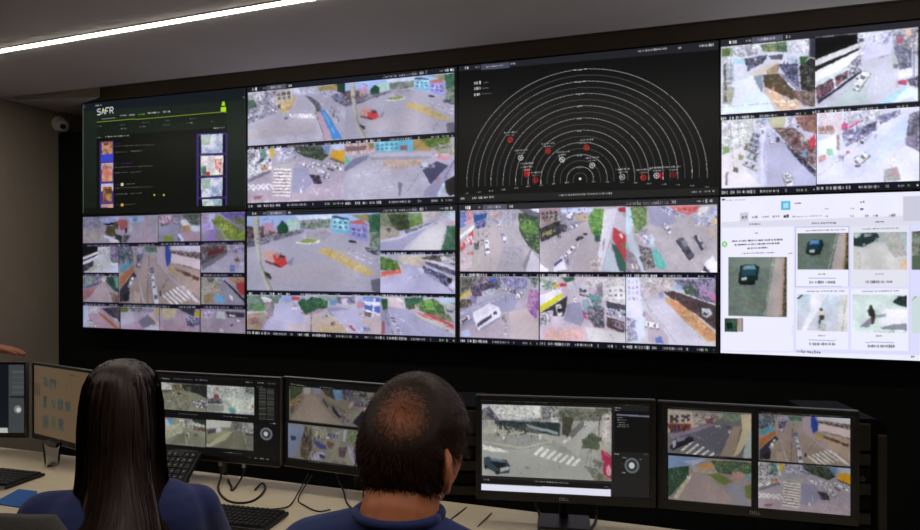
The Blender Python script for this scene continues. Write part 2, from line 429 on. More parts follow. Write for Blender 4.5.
FEEDS = {}
cur = None
FEED_TEXT = '''@a1 S2 15 91 989 961
f aab bbc
n 778 bbc 4 0,0 149,-1 156,208 -1,304
n 9aa ddd 5 0,0 83,-1 91,73 4,98
n 364 576 4 -4,76 32,69 47,138 -1,157
n dca bba 3 149,12 230,5 237,137 172,197 149,135
p 544 155,29 172,29 172,55 154,55
p 544 180,29 200,28 200,56 180,56
p 544 208,29 226,27 225,54 208,55
n dc8 b96 3 164,124 247,74 254,152 195,223 172,210
p 654 157,136 172,136 172,175 157,175
n 9ac ccd 3 234,2 356,9 356,66 295,83 243,55
n b94 984 4 363,8 456,3 459,48 374,45
p 243 457,1 500,0 500,107 464,86
n 99b ccd 4 356,44 450,55 498,101 499,143 409,116
n 446 88a 3 430,94 498,88 499,205 451,154
p aab 254,76 298,71 360,247 225,227
p aab 317,87 409,128 499,309 500,500 476,497 381,213
l ddd 1 367,127 500,438
l cbb 1 395,126 499,315
n 455 667 2 302,75 331,93 372,159 383,226 361,235 345,167
p 38d 375,213 401,224 488,490 438,491
p 5ae 388,237 399,245 452,432 441,431
p b9a 354,238 378,229 439,491 401,496
l 433 1.2 353,234 401,498
z eee 1.3 13 221,227 342,252 9,39
l ccd 1 213,210 353,219
c eef 135,185 44 21 25
p 668 192,259 213,255 210,280 192,282
p cba 2,386 86,352 70,384 2,446
p bbc 2,433 106,338 183,309 66,440
@a3 S2 10 1025 984 1895
f aab bab
n aab eee 5 0,0 121,3 128,200 0,264
n 5a8 899 3 59,3 99,3 106,100 70,115
p 245 45,119 85,86 88,111 56,132
p db2 115,0 139,3 141,79 121,83
n 99b dde 3 142,0 249,5 256,90 157,117
n 232 565 3 242,1 387,2 421,95 387,140 291,88 256,48
p 68b 387,2 428,3 425,72 404,81
p bce 435,1 500,0 500,56 448,56
p ea1 442,52 500,56 500,162 428,114
p 764 428,114 500,165 500,186 425,131
p c85 70,171 110,162 106,198 70,201
p bbb 132,164 256,133 242,192 231,416 128,385
z eee 2 9 139,195 132,434 92,11
z 977 1 8 139,210 132,416 89,10
p 99b 238,192 318,199 339,340 291,420 231,410
p 778 1,276 114,199 121,224 1,307
z eee 2 5 4,326 114,322 -33,54
z eee 2 5 4,332 114,328 30,52
p a66 34,440 85,431 70,461 34,465
l c99 2 85,425 277,468
l 556 1 167,173 171,216
c eef 322,175 60 22 28
c eef 374,174 60 25 20
c eef 387,235 56 24 25
c ddf 414,292 56 25 25
c eef 452,199 84 28 28
c ccd 475,178 42 14 28
n 212 556 2 322,254 374,270 391,343 346,346
l eee 2.2 294,300 298,354 277,407
p eee 273,359 291,414 277,426
l eee 1.8 346,382 363,443 377,378
l eee 1.8 387,391 438,413
l eee 1.8 411,402 401,458
l eee 1.8 425,465 436,413 448,473
l eee 1.8 462,373 499,435
c dde 192,108 25 15 80
l eee 3 0,488 277,495
@a4 S2 984 1028 1975 1900
f aab bbc
n c99 ddd 4 0,0 144,-16 147,86 0,110
p 866 9,27 102,24 101,62 9,66
p 884 112,6 140,2 140,53 116,55
p 5bd 145,7 319,-3 319,96 147,86
n 6cd 8de 4 164,-1 253,-1 253,83 164,81
p 955 261,44 293,43 294,85 263,84
n b95 a84 3 319,-3 372,-3 404,111 319,90
n 363 892 3 346,-6 486,1 473,81 423,100 372,52
n bbb 997 4 404,74 492,35 501,144 435,150
p 5ca 1,84 30,164 1,181
p 779 0,201 38,139 115,108 108,146 0,246
p bbc 108,95 397,116 397,153 129,135
n ca7 bab 3 185,159 371,175 345,222 232,246 178,215
l eee 1.6 80,281 219,280
l ddd 1.4 129,242 212,252
l ddd 1.4 30,319 80,277 154,168 185,159 174,202
l ddd 1 59,295 136,199
l eee 1.2 0,478 252,382
l bb9 1 249,257 249,382
l 88a 2 292,446 345,289
p 778 252,357 269,370 262,469 252,481
p d89 404,123 486,179 486,197 423,173
p 446 361,266 423,191 473,238 396,390
c 99a 384,231 64 34 5
p cde 355,210 381,200 384,237 361,241
p 99b 367,449 501,180 501,264 422,494 367,492
l bbd 2 396,402 473,238
p d77 422,343 435,325 438,344 422,367
p cdf 422,475 454,381 460,405 434,498
p 222 460,369 501,323 500,479 478,496 463,453
l 433 1.5 454,345 501,192
l 433 1.5 460,333 500,395
@b1 S6 -2 84 1320 1287
f aab bab
p 9be 0,0 500,0 500,74 0,81
p cde 193,5 328,1 328,51 206,52
n c9a b8a 3 60,53 103,43 110,108 60,107
n 9cb bdc 4 158,27 207,23 206,93 162,98
n 676 99a 3 207,35 322,27 321,79 295,96 213,93
n 433 766 3 0,69 67,71 74,154 0,212
n a99 655 3 64,95 124,108 123,156 81,166
n 253 142 3 118,73 141,36 162,68 164,121 137,144 122,114
n 556 889 3 0,153 60,142 220,99 227,117 74,190 0,212
p 6bd 325,13 391,24 394,133 325,114
n 7cd aee 4 328,28 388,36 388,104 328,97
p 99d 391,47 454,72 454,191 391,150
n 88c aae 4 394,76 453,83 453,174 394,139
p c65 394,47 434,40 454,74 394,64
n 896 a85 4 388,7 460,4 460,55 434,43
n 253 475 4 457,10 500,3 499,153 466,163
n 898 465 4 466,118 500,119 499,271 459,209
p 445 325,10 342,9 391,36 388,42 328,22
p aab 0,212 81,184 227,111 301,90 381,150 499,277 500,500 0,500
p bbc 227,111 301,88 328,114 294,159 206,157
p ddd 189,175 237,152 281,161 278,185 234,195 196,189
p 8a4 196,172 237,155 278,163 267,180 227,184
l eee 1 238,129 240,158
n cb6 ba9 3 274,234 321,212 381,264 472,367 494,395 433,379 341,298 288,258
z db4 1.8 9 298,217 465,367 -14,32
l bb9 .8 321,212 494,390
l eee 1 368,236 499,345
l eee .8 381,219 499,311
l ccc .6 433,214 499,277
l ccc .7 74,355 500,491
l 99a .6 151,367 500,401
l 99a .6 137,396 500,446
l 99a .6 88,449 340,495
l 778 1.2 340,482 393,367
l 889 1 406,470 433,379
p 667 465,424 498,412 500,500 471,491
p 88a 151,320 186,274 179,332
p c98 64,243 106,226 113,297 74,302
p 844 71,296 130,320 134,344 74,314
p d33 102,255 148,268 159,320 134,350 109,314
p 622 109,314 134,338 134,350 109,329
p b77 109,244 137,250 144,273 113,279
p 333 127,261 148,268 150,283 127,279
c 234 401,180 27 14 10
n 334 889 2 446,214 495,237 494,271 453,243
p bba 21,4 48,5 52,190 62,332 95,461 102,499 80,499 53,379 36,225
p 998 41,5 48,5 52,190 62,332 95,461 102,499 94,499 53,343
n 222 556 2 67,367 99,396 95,426 74,402
l 446 .8 64,30 82,19 103,37 106,49
@b2 S6 1319 83 1981 657
f bbd bbd
n 675 998 4 0,0 189,-4 196,233 0,228
n 564 342 4 43,23 189,30 203,234 117,231 73,134
n 8a6 693 4 189,17 281,15 288,156 203,207
n bbb dcc 4 281,1 413,2 413,94 288,129
n 8a8 bcb 4 400,1 495,6 468,84
p bcd 441,43 500,39 500,124 447,122
p cab 444,122 500,124 500,203 444,188
n 364 586 4 444,188 500,190 500,500 406,500 437,319
n ba9 998 3 0,173 80,189 153,300 117,327 0,352
l ccd 1.2 80,196 160,300
p 556 36,243 51,195 73,203 65,271 51,243
n 667 99a 3 160,246 372,126 400,107 400,133 182,301
p ccd 0,366 160,300 400,107 441,96 437,319 406,500 0,500
p aac 0,394 117,354 316,210 281,263 189,423 146,500 0,500
p ddd 274,289 413,134 430,214 400,500 189,500
l 9a9 1.2 193,24 202,247
p 889 365,152 386,146 386,166 369,169
l dcc 1 437,122 432,319 403,500
@b3 S6 1319 715 1981 1288
f bbd bbd
n cca dcb 4 114,20 314,17 257,150 157,122
n 7a5 462 4 0,25 71,46 121,94 139,203 -1,202
p bbc 64,32 122,27 121,94 85,74
p e65 3,223 142,189 142,237 3,291
p dba 3,291 142,237 142,257 3,311
p dcb 121,108 143,149 153,271 142,257 135,176
n 433 776 3 271,43 314,17 500,7 500,139 397,98 306,70
n bbb ddd 4 398,25 500,26 500,113 425,112
p dde 306,63 411,98 500,179 499,272 425,192 313,110
n 446 778 3 306,83 499,205 499,272 425,218 306,124
p bbc 292,123 425,218 499,285 499,325 411,251 292,164
n 335 99b 3 285,150 411,245 480,311 480,418 424,391 390,311 292,217
p dde 253,177 292,177 299,224 256,217
p 222 445,298 480,311 476,365 452,358
p dde 483,338 500,351 500,431 459,405
l 445 2 292,224 424,378 499,491
p bbd 1,325 185,230 299,244 410,378 493,500 0,500
l dde 1.2 156,325 285,244
l ccd 1 0,434 256,271
l 99b 1.2 192,311 277,278
l ccc .8 299,285 424,458
n ba9 dba 3 250,83 306,97 292,150 264,123
@b4 S6 1 1355 661 1920
f bbd bbd
n 575 899 4 0,10 279,8 204,215 -2,237
n ccc eee 4 107,21 197,54 196,113 139,115
n 585 7a4 4 40,162 147,144 146,232 56,235
p cbc 2,244 97,234 105,270 2,296
n 998 a86 4 2,281 138,247 179,304 112,498 0,500
n a76 756 3 10,340 80,322 96,410 13,428
n 9be 7ad 3 280,8 352,12 352,107 282,80
p c45 352,12 417,17 401,69 352,63
n 99a ccd 4 278,81 401,83 401,178 311,123
n 253 364 3 393,91 433,31 500,44 500,291 449,264 417,163
n 697 9bb 5 417,10 500,7 500,73 433,46
p b86 417,214 500,299 500,313 417,236
p bbd 213,112 319,123 482,307 500,350 500,500 128,498 228,287
p cbb 318,401 400,383 500,482 318,497
l dcc 1 236,346 335,371
n 878 a99 2 139,115 213,83 212,273 162,363 112,498 104,410 154,275
l 555 2.5 207,25 205,259
l 99a 1.2 212,288 128,490
p dde 352,165 401,156 396,193 351,202
p 334 470,359 490,365 492,394 474,388
l 222 .8 498,0 500,500
@b5 S6 604 1339 1318 1921
f bbc cbb
n 253 475 3 0,73 44,29 153,53 153,164 44,253 0,269
n 7a8 9aa 4 73,14 217,10 217,65 146,81
p 69c 167,73 210,58 210,134 167,136
n 556 99b 3 210,24 337,12 337,115 217,106
p dcd 238,43 288,28 288,103 246,112
p 99b 146,171 253,153 323,198 217,285 167,274
p b9a 0,269 102,180 131,207 44,274
p cba 40,295 181,273 238,408 44,504 38,351
n ca8 cb9 4 73,391 231,367 302,500 88,501
p bbd 167,219 372,168 400,493 302,486 238,339
c ccd 135,283 53 24 -15
n 877 544 3 171,371 203,348 199,397 174,412
p cbb 428,261 500,324 500,500 400,480 386,317
n bce 9bd 4 351,12 400,17 400,194 351,155
p c89 351,73 407,85 400,139 351,183
p 46b 390,17 500,20 500,243 400,180
p eef 393,65 500,81 500,135 400,119
p eef 462,22 473,21 455,286 443,287
p eef 407,180 500,223 500,257 407,207
p 7ae 400,24 462,28 459,62 397,58
n 876 655 3 393,201 442,226 442,287 400,262
c eee 379,270 43 26 80
l eee 1.4 231,340 302,486
l eee 1.6 260,324 372,495
p b45 288,398 309,390 344,470 323,471
l 99d 2 351,415 428,478
n 68b aac 2 386,413 428,403 442,463 400,466
l eef 1.5 372,427 400,466
l 222 .8 37,16 38,507
@b6 S6 1317 1347 1979 1922
f bbc bbc
p bde 383,8 500,0 500,66 410,68
n cbb eee 4 110,24 165,16 165,139 54,77
p dcc 13,13 96,11 179,152 68,168
n 142 364 4 4,26 51,31 54,155 19,182
n 253 375 4 165,16 288,1 302,71 233,150 179,152
n 785 363 4 247,72 356,18 423,106 443,259 356,236 268,175
n 6a3 8b5 4 268,72 342,31 376,159 302,161
n 9a9 ccc 4 410,68 500,66 500,181 450,182
p 667 443,157 490,162 483,194 450,182
n 664 897 3 356,185 463,220 490,321 383,261
p cba 237,98 264,91 261,188 233,176
p d44 247,195 356,230 490,347 487,398 410,324 274,239
p ebb 261,207 295,219 396,312 383,313
p ebb 356,262 383,274 463,361 443,355
p ccb 247,214 410,337 490,424 500,462 383,377 247,253
l 445 1.5 423,388 457,419
p aac 54,129 179,165 261,265 500,468 500,500 164,503 75,220
l 99a .8 137,270 328,495
l ccc .8 206,254 463,489
p 99b 5,196 54,168 95,480 11,497
p 955 15,313 29,326 35,483 4,491
l 755 2 37,130 39,286
l 755 1 39,286 94,493
c 223 85,282 25 16 20
c 334 94,323 27 15 20
c ddf 124,426 75 41 60
p 68b 112,414 133,406 136,439 119,446
n 553 664 3 186,125 234,85 233,150 192,171
@c1 S5 -7 25 969 487
f 99a a9a
n 99b 778 4 0,0 125,-1 118,206 -1,200
n bcf 89d 3 116,23 248,14 242,129 142,140
p 112 136,132 236,112 225,161 166,166
n 753 333 3 213,111 242,79 242,245 207,243
n b55 944 3 242,46 301,82 301,247 254,262
p 9be 301,17 411,15 411,105 318,133
p 58b 336,35 365,28 365,110 342,109
n 553 442 3 165,191 207,177 236,378 183,376 153,307
n 89b bbb 3 307,149 353,167 319,331
n 333 667 2 277,346 324,365 295,497 272,480
p 223 286,222 301,223 298,314 286,313
p 233 221,327 272,379 260,496 224,444
p dde 138,332 177,375 248,462 242,499 189,477 129,390
n 58a ccd 2 135,374 183,426 165,459 129,415
p ddc 212,427 248,479 236,499 209,469
p dde 34,369 64,387 72,481 39,471
n ba9 99a 4 17,217 106,205 153,324 117,491 3,487 4,318
l aaa 2 394,120 395,384
p b99 411,23 422,23 423,494 414,493
@c2 S5 973 18 1482 477
f 99a 99a
n 99b bbc 5 -53,-1 -3,0 -1,196 -51,194
p 446 -51,175 -3,177 -1,366 -49,365
n a67 bbc 4 4,16 197,16 173,147 12,178
n 445 889 3 24,159 136,145 124,229 25,216
p 99b 25,235 222,149 235,298 14,386
n aac 778 4 172,34 257,10 258,206 185,185
p eee 264,113 318,97 389,193 378,247 282,207
n 454 787 4 270,11 500,5 500,197 401,193 318,79
n c84 b96 3 288,216 372,192 378,329 301,318
p cde 378,210 494,224 494,323 390,311
p b9a 271,327 500,333 500,495 319,492
n 9a3 7a2 3 58,424 150,379 187,491 65,495
p dde 229,353 265,363 313,492 254,492
p 55a 229,409 253,427 266,483 242,482
l 223 1.2 0,6 0,498
l 445 1 257,20 265,299
@c3 S5 1490 14 1988 476
f a9b 99b
n 87a bac 4 4,0 116,1 116,128 4,123
p ccf 93,18 164,12 140,290 69,306
p baf 10,214 116,146 93,271 10,377
l b69 2 21,305 105,199
p 97c 116,290 187,328 164,493 45,490
n 54a 76b 4 211,5 500,4 500,71 304,117
n 889 667 4 304,81 500,71 500,195 397,209
n 9a5 674 4 374,137 500,124 500,230 397,209
n ac3 683 4 116,128 211,41 281,134 431,282 500,301 500,500 281,474 234,293 152,219
n cd5 8a3 3 257,222 350,225 362,333 257,330
p 887 175,292 234,329 281,474 211,494 164,453
n 99a 786 4 431,210 500,230 500,337 397,298
@c4 S5 -5 553 474 1009
f bcc cdd
p 111 0,0 209,-4 209,102 0,194
p eee 0,194 209,91 226,126 0,266
p 111 0,254 209,138 209,174 0,290
p eef 0,290 209,162 227,198 0,349
n 222 556 3 0,349 150,268 150,363 12,493 0,493
p bba 38,481 210,316 244,365 107,494
n dde aaa 4 217,3 380,-2 364,152 226,150
n a9b 658 4 380,5 500,0 502,273 381,200
n 555 99a 3 381,200 502,273 503,368 399,343
c eee 224,329 69 48 -65
p eee 390,307 485,308 494,368 399,367
p cdf 348,486 417,391 503,392 500,500
l 99a 1 279,317 262,497
@c5 S5 -5 1071 473 1532
f a9a a9a
n 766 99b 4 0,0 277,0 261,129 72,247 0,247
n 687 9ba 4 38,12 158,12 141,153 38,176
n 57a 446 3 3,223 226,117 227,153 21,259
n b76 967 4 0,270 192,200 124,365 0,483
n 365 243 4 337,12 500,0 502,318 398,223 329,106
p 6a9 432,12 500,12 502,247 458,200
p baa 269,117 321,117 417,500 38,500
l 888 1 321,117 417,500
n 986 644 4 382,318 499,341 500,500 417,500
p dcc 260,35 320,23 321,106 278,117
@c6 S5 478 551 1477 1541
f a99 a98
n 566 889 4 0,0 99,1 88,136 0,156
n 345 89a 3 3,59 74,39 80,125 8,167
p 4ac 7,184 72,130 92,157 14,233
n c74 b63 4 6,266 91,168 95,212 3,366
p 334 3,388 94,223 110,256 25,489 4,489
p 9aa 98,17 247,9 239,73 144,72
n ccd 88a 4 98,12 169,8 160,72 105,71
n 465 687 4 161,8 255,4 239,51 176,51
n 446 88a 3 113,71 156,61 135,190 111,179
p cbc 116,147 135,142 135,174 119,177
p cbb 83,1 95,1 103,157 162,478 178,500 154,500
l 433 2 191,83 179,489
p bab 239,9 286,10 315,246 425,367 500,478 500,500 457,456 323,290 246,148
p dde 325,-1 500,0 500,60 325,31
n a99 655 3 325,37 500,60 500,119 425,107 325,63
p edd 328,63 500,119 501,205 379,150 324,149
n 655 cbb 3 379,150 501,205 501,221 394,171
n ba9 ca9 4 324,149 501,215 501,434 425,367 316,235
n 533 a87 3 351,187 495,269 495,291 355,214
p 643 402,214 441,236 441,264 402,247
p 643 453,253 492,269 488,300 453,280
p 24b 290,-1 311,-1 328,74 324,138 299,176 289,95
n cb5 ba6 3 308,192 339,176 339,230 312,230
z eee 2.2 6 275,422 378,334 78,100
p eee 386,345 402,340 496,478 472,478
l 655 1.5 271,372 311,268
c eee 77,316 63 32 -65
c 77a 209,218 47 36 80
c cde 213,278 59 39 80
c dde 227,411 118 55 82
p 334 255,389 263,378 266,433 255,433
c bab 123,410 47 24 75
p 223 26,433 67,388 65,477 33,489
p ba9 99,388 139,399 129,500 97,500
@c7 S5 1486 541 1982 1002
f a9b bbc
n 433 877 3 0,12 294,7 309,134 0,340
p 723 80,107 263,64 279,111 80,201
n 99a 556 3 0,176 80,130 80,271 0,317
p 778 0,340 294,146 309,181 19,458
l ccc 1 65,434 309,181
n 687 ccd 4 294,7 354,8 339,158
n bac 779 3 354,20 500,11 500,183 369,135
n b85 442 3 384,251 429,228 444,309 399,309
p ccf 444,298 496,321 488,390 444,367
n 57b 88d 3 331,366 391,355 391,482 339,482
@c8 S5 1488 1078 1981 1530
f aac 99a
n bba 998 4 0,0 247,3 215,321 0,500
n 333 998 2 64,13 156,14 140,84 79,83
p c33 398,110 500,65 500,323 458,299 413,204
n a85 d86 4 293,16 500,7 500,88 383,110
p 222 247,62 277,51 458,322 500,393 500,441
p 99a 216,108 277,86 500,441 500,500 244,500
p dde 217,26 270,39 247,85
p 57b 194,50 247,39 247,81
p 5bf 169,333 230,321 275,428 229,469 176,416
n 985 cba 3 94,131 216,156 169,273 108,249
n b95 874 3 30,320 123,321 137,440 44,488
c ddd 352,369 76 34 60
p eef 329,322 367,346 374,405 344,405
@c9 S5 3 1601 490 1987
f a9a b9a
p bce 0,4 73,4 73,477 0,483
n aab ccc 4 79,16 247,21 210,198 86,185
n 222 446 3 247,52 500,16 502,361 370,207
n 756 334 3 394,83 500,36 501,239 419,225
p ccd 419,255 474,282 468,364 425,326
p b63 210,146 284,203 456,446 493,501 432,493 210,177
p b9a 98,164 210,177 420,490 111,499
n 667 eee 2 61,291 186,406 174,469 61,457
@cA S5 495 1604 989 1992
f aab b9b
n 563 8a3 3 0,10 117,6 94,108 4,112
n 99a 444 3 118,16 305,18 293,99 142,106
p 88a 305,18 419,23 419,92 305,118
p dba 357,135 408,113 492,364 492,403 362,234
p 778 224,323 351,155 453,327 419,428 283,448
n ba8 cb4 4 419,23 500,20 500,167 453,150
l ccc 1 11,316 236,442
p bbc 1,133 142,106 189,305 2,459
p ccd 397,370 500,422 500,496 306,486
@cB S5 994 1608 1473 1994
f a9a b9a
n bba ba6 3 7,6 205,-6 180,222 26,251
n 233 445 3 230,-7 438,-2 427,167 280,45
p cb2 436,50 500,48 501,184 439,156
n bbd 447 2 292,152 499,184 494,395 317,236
c dde 354,213 150 30 35
c ccd 415,316 150 32 40
n 334 669 2 330,267 403,295 428,400 342,363
p a9b 7,285 155,212 167,244 13,362
@cC S5 1479 1598 1998 1995
f a9a a9a
p cb2 0,58 27,67 16,181 0,178
n bcf c8a 4 5,37 173,31 140,176 16,202
n 223 556 3 282,48 485,60 486,159 305,168
p cdd 184,51 260,48 283,210 173,195
n 99a ccd 3 5,120 128,94 129,197 16,202
p 446 327,309 365,296 360,348 327,350
p dde 207,419 246,406 257,477 208,481
l 778 2 162,236 195,224
p eef 315,107 390,124 380,154 326,147
p eef 402,214 444,222 445,252 407,248
@d1 S7 13 86 675 967
f b8b2ba b4aeb4
p 57c 0,6 39,3 39,119 -1,142
p e88 39,3 81,1 72,107 39,119
n ccc 88b 4 81,7 174,3 174,144 95,166
p 25a 86,37 174,27 169,62 95,96
n 447 77c 3 104,96 160,73 160,155 113,167
n bbc 99a 4 174,1 371,1 343,122 188,120
n c88 bbb 4 179,15 261,11 252,63 188,62
n 575 343 4 371,30 500,32 500,367 434,297 379,181
p 667 371,1 500,0 500,67 443,54
p dde 434,2 500,0 500,32
n 7a4 583 4 380,123 434,77 487,147 470,193 398,181
n d44 eaa 5 1,272 39,237 29,343 1,355
p d44 53,190 86,160 85,261 66,296
p eee -1,201 95,108 95,143 1,237
n dbb bbc 4 1,331 85,272 85,450 0,498
p d75 66,331 90,343 85,367 66,355
p 99b 270,297 407,286 406,413 379,497 233,498
p bdb2b4 95,155 270,98 270,297 233,498 66,500 94,296
c eef 173,302 92 46 85
c 99b 281,221 64 33 65
p eef 275,221 298,221 298,248 275,248
c ccd 249,127 41 26 85
l 333 1.2 196,385 196,432
l 556 1.5 174,202 174,238
p ccd 443,318 500,407 500,500 424,497 397,460
p 889 443,318 456,326 411,497 393,460
n 445 887 3 90,272 123,261 122,320 94,320
@d2 S7 678 85 1342 967
f b8b2ba b4aeb4
n b78 998 4 0,3 111,1 111,115 6,147
n 433 bba 3 24,44 111,35 111,92 24,101
n 223 554 3 0,158 129,92 129,240 6,262
p a95 13,199 76,160 76,199 15,227
n 778 aab 4 111,6 275,5 275,107 129,172
p bce 120,12 317,6 309,40 129,41
p eef 155,42 198,43 189,82 159,76
n ba8 c97 4 206,54 275,50 275,107 224,105
n 333 667 3 116,126 163,138 163,195 120,183
p b4acb4 0,273 172,172 283,107 317,175 343,332 317,499 0,491
n 583 7b4 4 283,84 317,12 376,19 385,131 368,220 309,208
n 364 253 4 317,186 360,176 351,265 326,265
l 765 1.5 339,254 339,338
p dde 385,19 452,10 427,154 360,489 326,490
p ccd 452,21 500,100 500,200 427,154
l eef 1.5 418,20 376,288
p d34 431,154 500,222 500,422 468,367 423,244
p c23 456,10 495,5 498,44 460,38
p 365 418,277 448,300 500,433 500,500 460,489
p bcd 360,489 410,288 464,498
n 3a6 c44 2 473,278 500,267 500,322 481,322
l db3 1.5 452,210 464,244
c 99b 185,156 43 22 -15
c ccd 215,134 34 17 -15
c 334 235,241 44 24 -25
c 333 269,206 22 15 0
c eef 181,337 77 38 -45
n 77a ccd 2 137,388 181,399 172,445 137,433
p eef 81,456 137,371 163,479 85,500
p 448 85,445 133,388 137,411 89,462
p eef 0,433 50,479 50,500 0,500
l ddd 1.5 85,137 92,285
n b99 dcc 4 300,400 360,377 343,498 292,499
n 99a ccd 3 351,243 385,243 376,333 351,344
@d3 S7 1343 93 1990 965
f b8b2ba b4aeb4
p bde 0,3 31,4 48,112 22,225 -1,202
n 8a5 574 4 23,4 115,0 115,135 56,214
n ccc 98a 4 56,191 123,147 123,260 73,282
p bcd 1,213 35,202 114,498 47,498
p 99b 124,11 208,1 283,115 207,170 140,136
n ccd 77b 3 174,0 283,13 324,93 241,69
p e66 241,7 407,4 391,54 341,71 258,30
p e99 249,15 341,42 341,54 266,27
n bcd 99c 4 366,71 500,17 500,140 391,139
p eee 407,15 457,16 424,83 391,94
p db7 465,106 500,95 500,163 474,145
n cb9 baa 4 457,162 500,163 500,264 440,218
n 88a eee 3 374,139 474,140 465,157 382,155
p bde 106,226 148,215 165,306 123,317
n 99a dde 3 81,214 140,226 123,294 89,260
p 4cb 144,334 173,323 223,442 215,482 173,459
n 556 aa9 3 72,293 140,317 165,464 106,487 81,396
n a89 778 4 1,327 47,361 89,498 0,498
c cde 231,165 59 33 60
c 445 328,318 125 47 58
p 99a 307,250 332,245 353,307 336,318
c ccd 403,268 92 37 55
p 445 374,229 386,223 428,330 415,342
p eef 415,500 428,443 474,376 500,421 500,500
p 334 420,488 432,449 465,500
l ddd .8 341,364 407,488
l cbb 1 249,148 474,140
@d4 S7 13 1037 673 1916
f aab bab
n 887 554 4 0,6 120,-1 65,98 0,169
p db3 0,163 74,109 83,132 5,186
n a99 667 4 74,5 265,-2 247,95 92,121
p 36d 175,33 233,4 238,38 193,56
n 435 768 3 65,86 202,39 265,84 193,130 83,179
n 99b bcd 3 138,120 229,84 220,153 147,177
n 664 443 3 0,192 92,178 65,260 0,262
n 989 76a 3 65,156 111,166 102,224 74,225
p 99b 0,273 283,140 389,138 345,264 283,288 0,436
n 77b aac 4 265,4 432,3 424,93 371,105 291,72
n 8a8 445 4 432,3 500,8 476,92
c dde 300,103 47 29 10
c 88a 340,117 41 32 10
c ccc 376,141 39 41 -50
n 95b c9a 3 441,104 500,103 500,271 450,306 424,228
p d55 450,267 471,266 471,294 450,295
n 84a b7c 3 441,216 500,192 484,327 450,317
p cbb 318,287 424,250 500,371 500,500 318,497
l 333 1.4 293,169 293,203
p eef 83,294 193,216 247,244 265,289 256,323 156,407 120,443 92,363
p dde 83,294 193,216 247,244 111,339
p 556 109,386 202,302 206,331 115,414
p 445 215,290 233,278 242,299 215,311
p 99b 129,425 256,323 258,335 147,442
c dcd 33,354 72 54 -35
p 556 9,366 46,336 51,353 14,395
p bcf 5,459 56,434 69,491 5,500
n ba8 766 3 269,311 291,299 296,367 274,357
n ccd a9a 3 283,368 318,378 309,492 283,482
l ddd 1 0,297 283,152
@d5 S7 679 1029 1339 1914
f cbc cbc
n 697 ddd 5 0,12 106,7 88,99 0,111
n 364 485 4 124,7 204,1 209,47 160,47
p d34 115,53 160,51 158,76 120,79
p ea3 84,59 115,55 111,82 84,86
n ddd bbc 4 160,42 239,19 248,111 178,111
p eef 0,147 124,88 133,128 0,241
p ee1 0,235 124,128 138,140 133,169 0,282
p 334 0,288 164,151 160,227 142,309 79,310 79,263 0,323
n 889 eee 3 0,288 70,263 61,369 0,394
c eee 115,262 70 48 80
p 222 102,245 138,248 133,274 102,274
p 99b 165,215 240,191 267,329 240,382 142,343
c eee 209,174 35 30 80
n 334 667 3 231,88 275,99 284,157 240,145
n ddd 556 3 231,122 284,122 275,157
p 8ab 249,180 284,168 310,248 284,294 258,272
n 577 9bb 3 284,122 362,156 362,259 319,248
n 445 99a 3 284,225 379,236 380,395 319,386 284,317
p 5aa 288,139 345,150 353,179 301,174
p b46 253,260 280,283 284,329 262,318
n ddd bbb 4 257,19 498,9 499,212 388,190 327,88 275,88
p 99a 327,59 370,42 375,167 336,133
p 878 336,76 366,65 366,156 344,145
p eee 413,76 489,65 498,166 413,167
p 445 388,184 499,212 499,251 397,241
n eee 99b 3 388,236 499,251 499,313 397,292
l 223 1.2 405,247 414,292
l 223 1.2 435,246 444,280 431,292
p 544 397,304 495,342 491,427 393,384
p 98a 423,326 491,347 487,404 427,371
l ccc 2 387,20 382,407
l 98a 1 292,19 297,122
n daa eba 5 34,416 258,399 258,491 25,499
p ddd 267,387 500,426 500,500 293,496
l bbb 1 319,409 302,490
l 778 1 415,440 428,474
@d6 S7 1344 1033 1981 1911
f bbc ccc
p cde 0,2 70,3 105,334 105,441 68,499 0,490
p ddf 11,26 79,27 87,299 24,299
n ccc aab 4 79,3 124,15 119,180 87,180
n aa9 dcc 4 120,9 267,4 258,98 124,145
n 99b 445 4 267,16 500,0 500,191 364,133
p 8ac 276,51 320,51 316,92 280,86
n 363 575 4 320,75 373,52 382,122 338,122
n c8b 88a 4 400,40 496,17 496,145 417,133
p d6a 470,122 500,122 500,168 474,162
n 544 433 4 214,110 267,98 500,203 500,378 399,273 294,192
p bcd 426,221 469,226 483,261 452,296 426,273
p da6 218,168 258,157 399,285 500,401 500,459 461,471 329,321
n da6 c75 4 218,145 285,168 399,285 500,413 487,465 346,321 240,192
p 99c 178,115 209,110 222,145 196,157
p ccd 119,204 178,157 222,180 461,492 275,498
l 88a 1.2 115,198 293,498
l 99a .8 231,174 456,495
n 77a ccd 3 1,300 42,311 68,477 5,490
c eee 150,352 71 45 10
p 556 114,346 150,340 150,360 119,364
p 889 123,394 137,399 136,441 125,429
p bab 105,240 240,439 240,496 132,488
p 57c 163,452 199,440 213,493 172,494
p 889 96,263 110,257 110,299 98,299
@e1 S4 3 91 614 963
f dde ccd
n 8a7 bcb 4 0,4 63,5 87,74 3,80
n 463 784 3 4,15 50,13 50,72 8,68
n eee 99a 4 63,8 205,2 196,83 70,85
p ade 70,97 137,96 128,136 70,137
n cdd aab 3 12,80 70,97 76,308 17,303
l 655 1.5 52,72 60,306
n 465 875 4 213,14 354,2 353,83 229,62
n a95 664 4 229,27 296,15 295,67 237,63
n eee bbc 4 346,2 473,0 468,104 370,96
p 334 469,0 500,0 501,141 468,127
n 334 88a 3 129,101 254,87 228,143 145,195
n 445 667 4 254,93 337,94 328,133 270,123
p bcd 349,106 415,123 414,192 353,153
p 363 419,117 468,127 426,199
n 222 443 3 418,192 476,139 502,152 501,395 425,355
n 334 77a 3 303,161 410,169 417,343 344,245
p dcb 144,219 303,137 319,162 219,236
n ba8 a86 4 244,203 311,150 310,243 252,238
